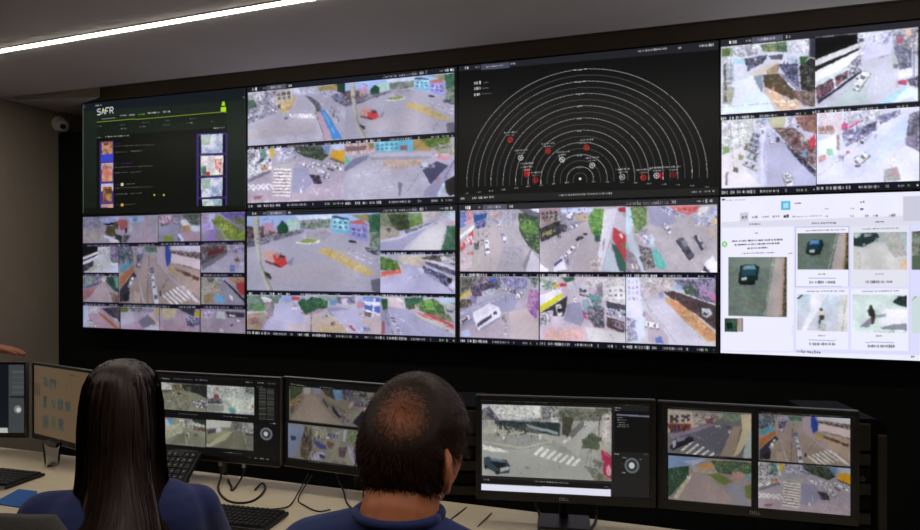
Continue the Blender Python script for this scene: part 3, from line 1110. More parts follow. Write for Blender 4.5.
p 89a 173,233 228,231 227,330 210,340
n 543 653 4 228,231 311,231 384,353 367,410 309,371 235,319
n eca da8 4 227,330 309,371 408,459 441,496 308,499 251,390
p 543 334,367 409,377 441,450 375,422
n a87 544 3 368,351 501,384 500,488 441,473
p 88a 311,231 344,245 425,355 409,366
l 99a 2.5 311,231 425,367
p d87 273,316 289,323 285,357 272,356
n 334 778 2 197,334 222,330 218,353 200,351
p def 60,271 169,232 218,353 251,390 292,504 7,491
l eff 2 3,491 197,375
l eef 1.5 197,375 204,469
n bb8 99a 3 9,279 76,308 58,436 8,420
n 443 998 3 15,127 28,128 33,410 16,409
l 99a .7 1,443 500,436
p dba 392,411 441,461 375,457
@e2 S4 616 86 1228 960
f ccd ccd
p 111 0,2 208,4 212,69 -2,160
p ddd -2,160 212,69 215,102 -3,207
p 111 -3,207 215,104 219,116 -3,243
p eee -3,243 223,117 219,169 111,260 -2,315
p cdd -2,315 178,224 177,242 2,352
n 223 a67 3 2,352 161,252 160,300 9,455
p ddd 86,281 96,276 106,390 95,390
p 223 9,455 226,258 234,271 13,473
n ccd 556 3 161,217 227,141 226,270 169,300
n bbc eee 4 212,4 253,3 243,166 219,163
p 556 216,40 240,42 240,60 216,60
p ddf 253,9 373,4 373,155 235,200 244,95
n bbe eef 4 261,4 373,10 365,96 260,97
l a79 1.2 218,228 365,163
n ccc 778 4 373,4 500,6 500,190 389,156
p d45 393,58 421,44 433,91 405,100
p eb9 441,5 468,5 468,54 445,52
n 556 88a 4 381,109 468,152 468,269 412,275
l 334 2 480,27 478,340
p bcb 364,206 389,185 412,217 396,250 368,242
p eda 364,247 372,248 388,332 380,331
p 777 372,231 404,239 400,268 376,260
p eee 400,286 460,268 480,316 412,340
p c36 404,351 444,348 444,384 404,374
n 223 99a 3 444,343 500,330 500,406 460,385
p bbb 396,338 404,345 404,398 396,397
p dee 307,490 444,384 500,424 500,500 468,468 371,508
p ade 307,490 436,389 452,396 371,502
p bcc 59,501 234,283 298,490
p ccd 235,212 373,166 396,403 307,490 266,487
c eee 226,332 98 46 -58
p 445 201,309 226,303 230,324 208,334
p 889 189,380 225,395 217,406 188,395
l eef 1 300,277 294,466
l aab 1 13,491 160,395
@e3 S4 10 1040 621 1915
f cce ccd
n bbb e6e8e6 5 0,2 190,1 171,214 1,219
p 8a6 6,195 41,185 41,233 5,256
p e6dee2 1,255 128,188 134,368 210,490 0,498
l 988 2 45,5 65,366
l 998 1.6 87,7 101,259
l aa9 1.4 117,9 123,224
l aa9 1.2 139,10 141,189
l bbb 1 169,5 158,154
n 875 665 3 61,342 91,355 86,391 60,378
n 986 8a6 3 92,259 118,260 114,296 92,295
n aa8 875 3 128,176 154,177 149,225 123,224
p ddf 211,73 249,75 316,161 227,490 210,490
p bbd 241,74 274,88 496,449 496,500 388,498 244,491 221,275
n 99a dde 3 182,12 241,9 232,74 189,72
p 59b 216,8 241,6 241,18 216,19
n ab8 cb9 4 241,3 351,3 333,114 274,88
n eee 99b 4 343,3 384,2 383,93 342,79
n b75 855 4 384,2 500,0 499,134 433,107
n 544 a88 3 274,76 384,81 498,215 497,379 398,270
p d34 461,179 495,134 496,239 465,237
n a45 433 3 383,128 416,142 407,212 374,199
p 69c 428,248 448,248 448,307 431,301
p ccc 420,154 458,132 457,179 424,189
n 223 445 3 349,197 497,391 496,438 415,330 332,185
l 99a 2 266,99 496,449
c 99a 185,119 42 25 30
c 88a 180,161 51 27 35
c 99b 175,202 59 29 30
c 767 172,235 65 31 30
c bcc 168,280 68 36 28
c ccc 156,339 85 42 28
c eee 257,128 25 17 80
c eee 269,182 37 27 80
c 556 301,160 29 22 80
c bbc 222,97 25 15 80
c eee 355,452 76 59 75
p 99a 334,428 380,429 384,453 338,451
p 877 21,389 34,377 33,474 20,474
@e4 S4 625 1026 1235 1903
f dde ddf
n dde ecc 5 0,4 130,8 120,140 3,133
n a76 dbb 3 7,96 86,89 90,150 11,145
p bcf 139,2 232,1 198,61 147,57
n eef bbc 4 130,-4 314,-1 297,80 146,93
p e38 123,85 157,79 156,128 125,130
p e59 155,106 219,62 218,80 159,124
n 669 ccd 3 120,140 297,80 297,139 145,251
n 77a 334 3 218,110 297,80 289,126 230,171
n 99b 558 3 301,45 410,12 410,41 314,104
p efe 4,194 94,163 101,298 9,319
p 9db 49,258 80,247 84,297 53,302
p d99 6,306 45,289 44,332 8,350
p a87 99,163 112,157 115,261 102,267
p ddf 20,444 188,277 362,73 442,32 474,185 426,241 329,505 2,494
p cdf 230,291 442,44 442,183 313,366
l 99a 1.5 7,437 297,151
p b69 145,275 166,270 166,294 149,293
n 77a ccc 2 110,298 136,311 131,348 114,341
l 445 1.5 293,168 289,198
n 334 667 2 213,206 234,213 230,231 217,227
c eee 217,333 75 47 -38
p 445 187,319 213,317 213,333 191,338
p 556 225,303 245,291 238,315 225,325
p 334 191,374 221,381 212,390 191,384
n 556 aab 4 450,44 499,25 499,303 434,241
n a89 77a 3 430,206 482,185 499,291 450,265
p eef 430,253 499,314 500,500 394,498 370,333
n aba a99 3 333,415 394,393 410,489 329,497
p c89 370,416 394,405 394,453 374,452
l bbc 1.5 386,321 366,404
l aac 1.5 426,229 499,308
@u1 S8 54 768 437 1518
f 737f79 56695f
p 74807a 3,0 386,2 345,494 0,500
n 637069 6f7b73 6 2,83 359,83 318,495 0,500
l ccc 1.2 389,2 305,495
p aca2a2 402,2 472,3 439,493 318,495
p b88f80 472,3 482,3 459,493 439,493
n 221 665 3 482,3 500,3 500,492 465,492
p 122 103,69 225,58 268,83 252,192 156,227 81,206
p 79a 130,72 225,64 238,99 123,105
p 245 116,105 238,99 231,151 109,158
p ccc 116,172 164,168 157,192 116,195
p 111 81,206 157,217 231,199 224,233 102,234
@u2 S8 504 479 819 926
f 67736c 55685d
p 66726b 0,0 382,0 300,500 0,500
n 5b6a62 67746b 6 0,126 337,126 278,500 0,500
l eee 1.3 389,0 305,500
p aca2a2 404,0 470,0 441,500 330,500
p b86 470,0 481,0 456,500 441,500
n 221 665 3 478,0 500,0 500,500 467,500
p 122 101,126 145,84 241,88 257,158 226,284 145,311 74,273
p 58b 127,95 212,88 216,147 115,153
p 134 98,158 216,151 204,231 93,231
p ddd 115,227 172,221 167,263 115,263
@u3 S8 849 476 1165 926
f abb bcc
p ccc 0,195 241,134 500,237 500,500 0,500
n aaa bbb 6 241,10 414,6 500,298 385,340
p 233 0,51 55,10 227,6 241,72 184,123 98,195 0,175
p bcc 4,14 69,10 55,62 4,72
p 99a 98,21 184,21 141,51 98,56
e 99a 98,165 14 29
e 889 220,93 13 25
l 999 1.2 11,329 62,267 62,494
l 999 1.2 407,6 497,319
n eca dba 4 443,381 500,360 500,494 428,479
@u4 S8 503 1229 816 1677
f cde ccd
p eef 131,0 295,0 206,226 87,500 42,500 131,226
l eee 2 72,479 324,6
p ddd 421,0 500,0 500,500 401,500
l bbb 1.5 491,6 439,500
l 888 1.5 471,121 454,500
p 222 0,48 54,0 54,21 4,67
e 333 239,205 15 21
p dcb 218,226 266,237 273,310 214,300
p 333 218,289 273,279 266,342 229,357
p 222 218,352 236,342 233,420 218,420
n 99a bcc 4 214,394 296,394 281,500 207,500
@u5 S8 845 1226 1165 1675
f cdd dee
p eef 246,182 500,181 500,387 246,410
n 122 344 4 416,16 500,6 500,160 444,140 366,89
p 889 60,433 160,307 189,348 146,432
p 9aa 217,265 317,248 310,289 217,303
p 889 260,431 359,388 500,366 500,459 274,451
l 99a 2 189,483 500,486
e 222 168,162 17 29
p 222 139,193 189,172 215,265 189,317 146,255
p 433 168,297 215,286 196,394 172,390
@m1 M1 102 253 846 885
f 887 998
n bbb ddd 4 0,0 150,7 149,115 4,133
n 433 997 3 109,34 242,25 242,125 118,125
n 222 333 4 222,10 500,8 498,256 385,164 252,124
n 443 665 4 263,57 334,52 324,136 263,140
n 776 998 4 4,159 252,157 335,268 304,491 0,500
n 665 443 2 4,142 149,123 149,165 3,184
p 343 175,180 221,168 211,211 180,216
c ccb 101,329 72 41 -10
n 323 eee 2.5 340,318 427,261 503,322 579,316 560,435 418,448
c dde 396,348 72 37 10
c dde 478,308 72 37 10
c dde 407,414 82 37 10
p 878 2,277 29,275 28,309 4,311
@m2 M1 849 253 1587 876
f bcb bcb
n aba dde 4 0,0 500,0 500,500 0,500
p a34 70,159 125,164 126,246 71,250
p c67 83,30 120,28 111,83 84,76
n 99a 333 3 3,249 159,237 160,329 4,341
n eee cdc 4 214,203 471,244 492,455 327,438
p 6aa 226,415 262,382 309,439 300,495 245,481
n 445 999 3 394,8 500,6 494,121 414,97
l 667 1.2 160,25 161,374
p 999 4,356 179,358 180,464 5,478
p b66 472,305 493,303 494,364 472,365
@m3 M1 143 1071 822 1701
f 998 998
p 4ad 37,13 108,-1 104,95 42,132
p b44 0,-8 125,-10 124,1 10,15
p cce 9,39 42,36 64,130 108,126 15,216
n cca aa9 4 18,167 230,68 224,280 17,402
n eee 777 4 156,11 338,-3 336,139 227,149
n 233 343 3 338,-3 500,0 501,93 358,58
p eee 348,43 485,87 480,127 336,107
n 433 bba 3 336,123 501,141 496,206 356,202
p 643 405,141 485,150 485,191 400,190
p 776 145,304 246,261 263,481 69,493
p 887 280,209 497,321 500,500 286,479
c eed 295,290 61 48 70
p 443 268,284 290,277 289,328 272,326
n 554 776 2 356,268 410,255 399,314 366,309
@m4 M1 834 1060 1574 1685
f 887 777
p ccc 0,6 274,-16 257,102 0,159
n bbb 778 4 256,10 500,15 496,233 349,123
n 334 556 3 9,189 165,111 165,173 18,265
p ccd 101,149 165,111 156,205 101,226
p bb9 165,235 294,160 203,340 37,496 9,468
p 997 9,281 275,131 166,266 9,421
p 776 294,160 387,151 500,500 92,507 240,321
l 999 1 303,159 288,488
n 444 888 3 274,8 376,13 378,151 294,129
p 444 424,178 503,201 500,233 425,224
p bbb 0,437 37,434 28,497 0,500
@m5 M2 85 195 1411 967
f 987 887
n 564 342 4 0,7 84,-3 66,103 7,216
p bbb 84,4 128,2 118,120 85,99
n b83 864 4 7,216 73,130 61,248 7,305
p 433 37,239 60,201 61,241 41,283
p 655 7,321 34,269 21,395 7,398
n 99a 89b 3 134,-6 191,-4 182,79 150,86
n 333 554 4 178,-15 266,-19 269,145 214,86
p 69c 257,-4 301,-6 307,143 265,138
n 77a 333 3 301,1 372,0 369,123 319,134
n 998 556 4 315,65 500,0 491,210 376,207
l aa9 1.5 351,44 421,3
p 344 404,20 446,11 445,65 415,72
n 433 aab 3 163,97 233,210 352,425 330,495 234,224
p 776 183,107 330,291 333,336 233,210
n 222 333 3 248,251 301,359 297,407 259,323
p cbb 340,244 364,138 374,179 352,242
p 998 347,348 421,211 426,269 365,422
p 223 367,437 430,238 444,325 412,507
l 99b 2 309,388 378,499
p a98 98,96 144,101 263,400 316,491 7,487 75,245
p dcb 428,224 480,169 478,272 437,326
@m6 M2 70 1029 1241 1804
f 887 998
p 89b 0,8 117,17 82,249 48,473 0,492
p 335 15,176 53,176 49,233 19,247
n 765 433 4 113,18 158,57 163,322 128,497 80,464 90,247
n bbb 997 3 159,17 257,12 246,164 181,147
n ccc 778 3 248,70 360,14 340,158 254,162
z 333 1.5 4 267,81 327,84 -1,55
p 449 173,181 251,255 258,315 211,311 172,243
l ccd 2 181,202 251,263
n 98a ccd 3 154,370 249,362 239,468 160,489
p 336 209,387 248,407 243,453 212,438
n 643 865 3 261,192 308,212 289,307 259,269
p 998 326,115 360,14 376,19 338,250 292,498 273,503
n 534 766 3 337,265 391,252 371,405 333,400
n 683 9a7 3 391,39 500,8 486,155 402,175
p bcd 368,12 392,7 378,180 363,168
p aac 393,207 480,290 500,500 435,489 396,325
n ba9 99b 3 400,220 473,277 482,420 410,351
n 998 766 3 293,454 392,443 390,501 284,500
@m7 M3 74 188 1522 1545
f aaa aaa
p dde 0,4 228,0 228,76 168,114 70,105 0,67
n 445 99a 3 0,39 28,10 70,105 0,109
n ccc eee 4 24,3 224,3 225,70 70,91
n 667 bba 3 228,2 311,3 312,107 236,97
p ddd 266,74 300,77 297,111 270,109
n 555 887 4 296,10 500,3 498,98 304,93
n 443 554 3 312,65 357,70 342,203 312,191
n 233 455 3 47,106 304,114 301,205 229,188 116,228 55,218
n 887 443 3 115,159 206,154 199,210 116,221
l 444 1 0,60 70,112 229,90
l 444 1 0,95 229,108
p 9ab 172,128 297,177 297,198 176,149
p cbb 21,108 31,107 36,260 25,261
p bba 43,134 229,195 297,212 267,256 161,296 93,292 1,255 1,178
n 999 aaa 5 1,206 229,202 267,242 161,289 1,255
p eee 221,195 233,195 235,229 223,230
e eee 83,223 5 20
e cde 51,176 5 14
l 777 .8 1,269 93,306 169,303 275,255
p bbb 274,220 335,190 402,102 463,85 403,200 373,341
p 777 335,190 402,61 432,59 350,217
n 433 655 3 323,120 342,119 335,203 324,204
z eee 2.4 7 237,285 381,355 -36,65
p eee 312,240 339,203 350,210 320,260
z eee 2 3 2,290 55,301 46,40
z eee 1.6 2 2,311 1,339 46,14
p aaa -1,332 192,336 374,418 435,499 0,500
n 48523f 5f6650 3 392,229 425,171 463,211 453,281 388,285
l 554 1.4 426,269 419,430
l 443 1 426,255 400,389
n 997 666 3 396,396 450,421 495,496 435,499
p bba 463,85 500,14 502,293 449,296
n aaa dcc 4 463,58 500,28 500,265 464,253
l 333 2 454,58 451,191
p c25 460,281 500,328 500,489 469,455
l ebc 1.5 472,308 494,335
e eab 489,426 9 36
n bbb 777 3 426,353 472,364 465,449 434,436
p 345 6,374 25,366 94,383 110,431 105,474 64,483 7,437
p 678 29,370 82,381 94,400 37,393
p 9ab 37,367 78,376 77,384 34,376
p 122 29,398 94,406 90,439 63,444
p bbc 71,443 110,431 105,455 71,471
e 222 14,436 8 17
e 222 60,476 9 14
c dde 402,123 23 26 80
p bbb 391,89 433,94 414,144
@m8 M4 110 142 967 958
f 777 777
p cba 0,7 189,17 189,181 0,272
n bba dcc 4 0,18 151,33 151,138 2,180
p 544 15,97 58,92 58,127 15,132
p 544 99,63 126,60 126,95 99,103
p a43 0,168 139,152 139,187 2,221
n 334 b54 3 9,190 139,175 132,234 15,271
p 35a 45,186 62,184 58,266 46,267
n 987 bbb 3 151,22 367,17 265,136 164,172
n a45 556 3 233,93 277,64 271,136 237,140
n 697 998 4 328,22 445,19 419,106 341,91
p dca 438,20 500,12 496,264 421,464 395,491 446,198
p bcc 485,193 501,192 500,493 447,498
l ccb 2 491,121 408,489
p 98a 0,296 252,150 303,143 27,339
p 667 27,339 329,129 406,155 368,350 291,500 215,484
l ddd 1.6 145,268 221,330
l cc9 .8 221,318 329,164
z eee 2.6 5 158,348 279,466 -75,114
c 223 83,380 153 64 -28
p bbd 27,374 46,349 52,406 33,443
p 99a 52,325 114,295 101,343 58,371
c dde 303,162 31 23 -20
c ccd 374,230 38 33 60
c 556 361,165 25 20 0
p a98 393,156 439,151 395,491 317,493
@m9 M4 114 1004 968 1823
f a99 a99
p 8ad 0,0 221,4 155,106 0,150
p bce 87,53 234,8 155,94
n 464 243 3 0,150 128,98 122,220 31,419 0,475
p cca 32,469 122,220 142,181 169,189 53,502
n bba a99 3 135,97 298,55 298,160 156,167
p d95 189,79 260,59 273,116 195,126
n 676 353 4 260,24 500,11 501,133 384,160 304,159
n 896 455 4 310,42 466,37 455,105 323,122
p c99 384,125 455,128 449,196 384,205
p 5aa 461,149 501,166 501,199 467,193
p 784 228,181 298,160 396,238 336,289 273,257
l bbb 1.4 228,181 336,293 501,210
p 784 455,285 501,255 502,421 467,406
l bbb 1.4 455,285 467,406 500,478
p 99a 336,293 455,229 468,429 500,489 409,486
p a99 156,179 228,181 336,298 409,486 53,494
l eee 1.2 122,232 32,481
p eee 112,221 139,212 135,249 115,252
@mA M4 1038 144 1914 973
=c6
@mB M4 1037 1004 1919 1852
=a3
@a2 S2 990 89 1973 959
=b1
@U1 S1 0 0 2000 2000
f 1d2620 141a15
p 161c22 -2,0 1999,-2 1999,215 -2,135
p 090d09 190,606 1789,621 1786,2057 190,1999
p 161d17 190,350 1789,369 1789,621 190,606
l ce2 1 190,358 1784,376
t ddd 114 197,164 SAFR
p ad2 260,165 287,143 316,173 310,186 287,160 267,179
l ccc 1 257,310 434,313
s ccc 35 492,278 569,280
s ccc 35 610,282 689,285
s 7b2 35 730,287 808,289
s ccc 35 845,278 985,282
s ccc 39 1028,279 1111,284
p ad2 1735,200 1757,196 1767,270 1726,267
p ad2 1718,294 1778,291 1778,367 1718,366
s 898 22 204,431 247,432
s 898 22 492,443 550,442
s aaa 26 508,510 582,511
s aaa 22 739,502 814,503
s 787 18 777,434 857,437
s aaa 22 1036,508 1111,509
s 787 18 1064,432 1111,434
s aaa 22 1323,505 1398,507
s 787 18 1352,435 1426,437
s 787 18 1601,515 1635,515
s ccc 31 1634,628 1761,629
s 999 26 190,633 270,634
s bbb 26 303,629 607,640
s ddd 22 22,62 42,61
s ddd 31 174,59 250,62
p 3d2d7a 230,708 408,711 407,2007 230,2000
n 432 c86 4 257,720 395,723 395,937 257,941
p 34b 247,940 404,938 404,1069 247,1072
n 654 d97 4 263,783 369,781 369,934 270,942
n 966 baa 4 247,1098 404,1100 404,1209 247,1213
n b66 ca7 4 257,1196 395,1199 395,1426 257,1429
n aac dcc 3 247,1459 404,1462 404,1592 247,1591
n 532 b85 4 270,1518 388,1513 388,1788 270,1791
n 987 c98 4 247,1825 404,1823 404,2006 247,2001
l 63c 1.2 230,1066 408,1069
l 63c 1.2 230,1427 408,1431
l 63c 1.2 230,1793 407,1793
s 63a 18 427,766 498,765
s 777 22 427,810 906,829
s 777 22 427,919 594,923
s 777 22 632,918 770,920
s 63a 18 427,1123 635,1125
s 777 22 427,1184 905,1192
s 777 22 427,1280 588,1280
s 777 22 619,1287 764,1282
s 63a 18 427,1489 492,1489
p cca 504,1469 536,1462 536,1514 504,1516
s 777 22 549,1489 682,1485
s 777 22 427,1550 905,1552
s 777 22 427,1659 587,1656
s 777 22 619,1657 763,1653
s 63a 18 427,1846 491,1845
p da3 504,1828 536,1821 536,1873 504,1876
s 777 22 549,1848 682,1841
s 777 22 427,1942 905,1928
p dc3 917,1688 935,1684 932,1718 920,1717
p dc3 1032,1690 1053,1687 1050,1720 1035,1720
s 555 18 984,1692 993,1692
p 3d2d7a 1437,701 1788,721 1786,1949 1435,1942
p 080a0a 1460,744 1488,744 1488,1033 1460,1034
p 080a0a 1739,746 1772,747 1771,1046 1739,1047
p 080a0a 1460,1063 1771,1078 1771,1430 1459,1413
p 080a0a 1459,1434 1771,1446 1770,1777 1458,1772
p 080a0a 1458,1796 1770,1801 1770,1957 1458,1951
n 89b dde 4 1488,723 1739,726 1733,1042 1494,1038
n 9a8 bcc 3 1488,744 1601,745 1587,897 1494,895
n eee bbb 4 1482,1073 1744,1088 1738,1415 1487,1407
n c44 dcc 2 1642,1146 1733,1146 1711,1373 1655,1308
n c34 944 2 1544,1347 1589,1343 1594,1416 1544,1416
n 466 9a9 3 1488,1253 1550,1238 1544,1400 1493,1408
n 89b dde 4 1487,1448 1738,1451 1732,1763 1492,1770
n 8a8 abc 4 1487,1464 1600,1465 1585,1625 1493,1628
n 79a ddd 4 1501,1807 1732,1807 1731,1955 1506,1945
p 0c100c -2,1880 1995,1927 1995,2006 -2,2005
s aaa 31 853,2014 1020,2008
l cdd 1.2 1,5 1,1969
l cdd 1.2 1996,18 1998,1966
s ccc 35 1972,160 1988,158
@U3 S3 0 0 2000 2000
f 191919 1b1b1b
p 25262d -2,1 2012,11 2012,134 -2,76
p 111 3,77 2007,125 2004,1912 6,1885
p 4a4c60 196,14 432,19 432,98 196,93
s ddd 26 240,55 381,51
s fff 52 56,39 87,39
s bbb 31 145,42 176,42
s ddd 35 442,42 483,43
s ccc 35 1431,44 1644,41
s ddd 44 1719,51 1741,50
s eee 44 1868,52 1895,52
s eee 52 1908,54 1935,53
s eee 52 1946,55 1968,54
s eee 61 134,272 186,269
s eee 61 135,352 186,349
s eee 61 135,440 187,437
s 888 22 202,280 259,274
s 888 22 202,355 259,357
s 888 22 202,435 279,439
R ccc 996,1718 1505 925 18
s bbb 26 972,220 1010,220
s bbb 26 972,386 1010,387
s bbb 26 972,553 1010,553
s bbb 26 972,724 1010,723
s bbb 26 972,890 1010,889
s bbb 26 972,1060 1010,1060
s bbb 26 972,1227 1010,1226
s bbb 26 972,1397 1010,1396
s bbb 26 972,1563 1010,1561
e eee 996,1718 10 17
M e32 438,1122
M eee 524,1385
M e32 743,1311
M e22 574,1575
M e22 575,1627
M d22 644,1709
M eee 856,1440
l eee 2 826,1378 870,1492
M e32 1044,1292
M eee 1089,1541
M ccc 1316,1716
M e32 1471,1734
M eee 1567,1715
M e23 1594,1716
M 922 1685,1714
s bbb 22 53,1865 85,1862
s bbb 22 157,1853 189,1850
s bbb 22 261,1840 291,1838
s bbb 22 363,1828 393,1825
s bbb 22 469,1812 499,1809
s bbb 22 570,1796 600,1793
s bbb 22 674,1789 704,1786
s bbb 22 778,1773 807,1770
s bbb 22 880,1762 909,1759
s bbb 22 1087,1765 1115,1763
s bbb 22 1191,1776 1220,1773
s bbb 22 1299,1790 1327,1788
s bbb 22 1402,1800 1429,1798
s bbb 22 1498,1818 1526,1816
s bbb 22 1603,1836 1631,1834
s bbb 22 1703,1850 1730,1848
s bbb 22 1806,1868 1832,1866
s bbb 22 1908,1890 1934,1888
p 222 6,1885 2004,1903 2004,2001 6,1973
s ccc 31 831,1934 1238,1929
s ddd 39 17,1938 43,1935
s ddd 39 121,1935 152,1932
s ddd 39 173,1933 204,1930
s ddd 39 220,1931 245,1927
s ddd 39 266,1928 297,1925
s bbb 26 1810,1950 1850,1948
s bbb 26 1866,1949 1881,1946
s bbb 26 1899,1947 1943,1945
s ddd 35 1960,1946 1974,1942
@U8 S8 0 0 2000 2000
f eef eef
p dde 4,323 1958,260 1958,424 4,382
p ccd 1142,56 1391,65 1391,344 1142,350
p ddf 4,382 1958,424 1959,1904 3,1974
p eef 13,395 482,392 481,1936 11,1965
s 555 33 9,37 30,34
s bbb 12 43,47 169,43
p 5bd 401,76 459,73 459,185 401,187
p adf 414,101 447,98 447,160 414,163
s 334 17 488,107 530,105
s 334 25 891,112 912,109
s 223 29 891,198 912,194
s aab 21 677,183 698,184
s aab 21 831,188 851,188
s aab 21 677,273 697,274
s aab 21 831,278 851,278
p ccd 132,209 187,202 187,315 132,322
s 99a 50 145,268 175,260
s aab 37 213,270 242,262
s aab 25 276,267 322,264
s aab 42 347,265 380,262
s 333 50 418,267 447,259
s aab 25 472,272 488,269
s ccc 17 503,273 657,265
s aab 37 919,280 939,276
s aab 37 967,281 987,278
s 99a 42 1059,284 1091,276
s 557 21 196,357 267,354
s 557 21 595,358 742,357
s 557 21 979,354 1027,352
s bbc 17 229,470 255,467
e 5c4 30,605 17 37
e eef 30,605 8 21
s 667 25 81,568 409,552
s 667 25 98,615 393,598
s 667 25 179,662 313,651
s 99a 17 147,724 359,714
s aab 17 447,727 472,723
s aab 21 220,1364 271,1359
l 49a 1.4 153,1423 330,1421
s 99a 42 167,1469 315,1463
l ccd 1 471,1605 471,1750
p 554 29,1552 153,1545 152,1717 29,1724
n 243 565 4 29,1552 97,1546 114,1718 29,1724
p 122 42,1610 80,1601 84,1677 46,1686
p a99 119,1550 148,1545 148,1717 114,1718
l 99a 1.2 492,405 825,404 825,1127 492,1137 492,405
p eef 497,409 821,412 821,1127 496,1133
s 99a 17 558,448 799,440
s aab 21 636,984 681,980
l 369 1.4 574,1033 746,1029
s aab 46 581,1083 738,1078
p e4e4f0 835,404 1173,403 1173,1125 835,1127
s 99a 17 903,438 1118,430
s bbc 21 979,980 1023,976
s aab 46 923,1073 1079,1069
l ccd 1 1185,408 1185,1891
p 565 1193,472 1391,468 1391,924 1193,923
n 433 898 4 1193,472 1391,468 1391,764 1193,762
p eef 496,1162 821,1155 821,1895 496,1915
s 99a 17 558,1194 799,1184
s aab 21 636,1737 681,1732
l 369 1.4 574,1796 746,1787
s aab 46 580,1842 738,1833
p eef 835,1155 1173,1149 1173,1884 835,1899
s 99a 17 903,1187 1118,1174
s bbc 21 979,1719 1023,1714
l 369 1.4 923,1798 1090,1789
s aab 46 935,1843 1086,1834
p cdd 1193,1238 1392,1236 1392,1668 1193,1673
l 444 2 1193,1286 1220,1237
t 445 33 498,1935 Informações
s 333 29 1191,1952 1209,1947
@V1 M1 0 0 2000 2000
f 111 111
p 0d0e0f 79,121 1948,111 1947,1875 82,1910
s aaa 36 93,160 234,167
s 667 31 293,153 622,157
s 889 31 659,149 848,152
s aaa 26 1452,143 1559,141
s aaa 26 1637,141 1736,139
s aaa 26 1779,146 1906,143
s 888 21 391,967 687,965
s 888 21 1090,945 1490,955
s 777 21 322,1810 697,1814
s 777 21 1106,1773 1400,1778
G 565650 1659,244 1902,964 22 2
s aaa 21 1630,231 1719,230
e 5c6064 1772,1280 95 144
e 333 1772,1280 66 98
e a8b0bc 1765,1281 33 51
s aaa 26 1831,1036 1914,1034
s aaa 31 1506,1852 1535,1850
s ccc 41 1601,1854 1638,1851
s ccc 41 1681,1852 1725,1848
s aaa 41 1769,1855 1805,1852
s bbc 46 1878,1882 1914,1878
s 777 21 1693,1287 1707,1286
s 777 21 1598,1141 1613,1140
s 777 21 1600,1449 1614,1448
@V2 M2 0 0 2000 2000
f 111 111
p 0d0e0f 67,100 2102,220 2105,1767 70,1808
s aaa 28 112,151 347,172
s 888 21 566,166 782,174
s 777 21 888,175 1306,204
s 777 21 453,1069 726,1068
s 666 21 395,1834 885,1826
s 666 21 1096,1896 1201,1896
@V3 M3 0 0 2000 2000
f 222 222
p 222 73,147 1957,51 1952,1879 57,1908
p 111 73,93 1965,111 1965,132 73,190
s aaa 32 86,109 187,115
s 888 27 222,113 316,120
s 888 27 409,116 518,121
s aaa 27 555,114 672,120
s 999 27 709,118 825,123
s 888 27 870,116 961,122
s aaa 27 1600,113 1702,119
s aaa 32 1723,113 1833,118
p 111 58,1601 1516,1593 1516,1686 58,1698
s aaa 27 671,1613 1046,1618
s ccc 32 90,1625 147,1625
s 888 21 1434,1652 1501,1651
p dde 58,1708 1516,1697 1515,1879 57,1903
l 445 .8 196,1858 1270,1823
p 333 221,1856 297,1854 297,1881 221,1882
p 1e1e1e 1533,152 1959,153 1955,1878 1524,1883
p 111 1556,234 1959,234 1957,991 1554,999
s ccc 21 1556,182 1624,184
p 667 1579,295 1933,307 1933,338 1579,326
s aaa 21 1556,224 1600,227
s 999 21 1588,361 1643,364
s 999 21 1588,403 1687,402
s 999 21 1588,449 1672,450
s 999 21 1588,490 1701,489
s 999 21 1587,527 1716,524
s bbb 27 1554,1035 1603,1037
s 888 27 1873,1018 1917,1020
e 5c6064 1746,1238 80 144
e 333 1746,1238 58 106
e b4bcc0 1743,1238 31 59
s aaa 21 1632,1211 1644,1210
s aaa 27 1641,1096 1685,1098
s aaa 27 1830,1118 1853,1117
s aaa 27 1640,1375 1678,1378
s bbb 32 1551,1855 1568,1853
s bbb 43 1642,1856 1677,1853
s bbb 37 1747,1852 1770,1850
s bbb 37 1834,1849 1857,1847
s eee 48 1897,1848 1926,1850
@V4 M4 0 0 2000 2000
f 111 111
p 0c0d0e 97,99 1919,72 1933,1884 96,1881
s 888 16 166,115 774,102
s 888 16 1067,127 1849,114
s 777 16 417,972 720,976
s 777 16 1471,1002 1747,996
s 999 21 446,1840 710,1840
s 999 21 1364,1835 1589,1838
@VA MA 0 0 2000 2000
f 111 111
p eee 568,53 1463,53 1480,1742 574,1742
p 141a22 1463,53 1712,53 1714,1728 1480,1728
p 4c5054 1712,53 1974,53 1990,1946 1707,1946
G 74787c 1758,199 1968,866 20 1
p 24282c 1722,900 1986,900 1986,967 1723,946
e 909498 1858,1256 62 107
e eee 1867,1269 35 60
p ddd 574,1742 1696,1742 1699,1946 575,1959
s eee 40 1928,1932 1973,1946
@VB MB 0 0 2000 2000
f 6e5c44 6a5640
p 786248 9,63 1981,107 1982,1947 2,1944
s 6a3030 31 1031,197 1235,194
n 4c4a3c 6c6450 3 321,362 466,353 460,589 314,600
n 46483e 66665a 3 498,372 680,362 675,625 491,646
n 383830 6c6450 5 307,848 409,838 401,1139 299,1145
n 52564a 70705c 4 530,861 670,859 665,1115 524,1120
n 485048 5c5c50 3 723,865 870,854 866,1125 718,1133
n 485048 5c5c50 3 931,877 1072,866 1070,1114 927,1127
n 485048 5c5c50 3 293,1346 463,1332 455,1652 284,1664
n 52564a 68604c 3 540,1343 661,1329 654,1637 533,1641
n 404c48 5c5c50 3 735,1353 883,1329 878,1638 730,1646
n 5c5440 685a44 4 21,550 225,541 215,870 27,880
l 443830 1 978,449 975,601
l 443830 1 1068,340 1101,483
s 443830 25 287,368 321,368
+a1
w 667 3 2 151,21 230,14 233,97 154,103
k 445 eee 40 2 3 0,84 145,4 156,201 -1,284
k 556 99b 26 3 1.6 430,82 498,82 499,198 451,154
p b5afb8 35,289 221,276 353,332 353,421 66,440
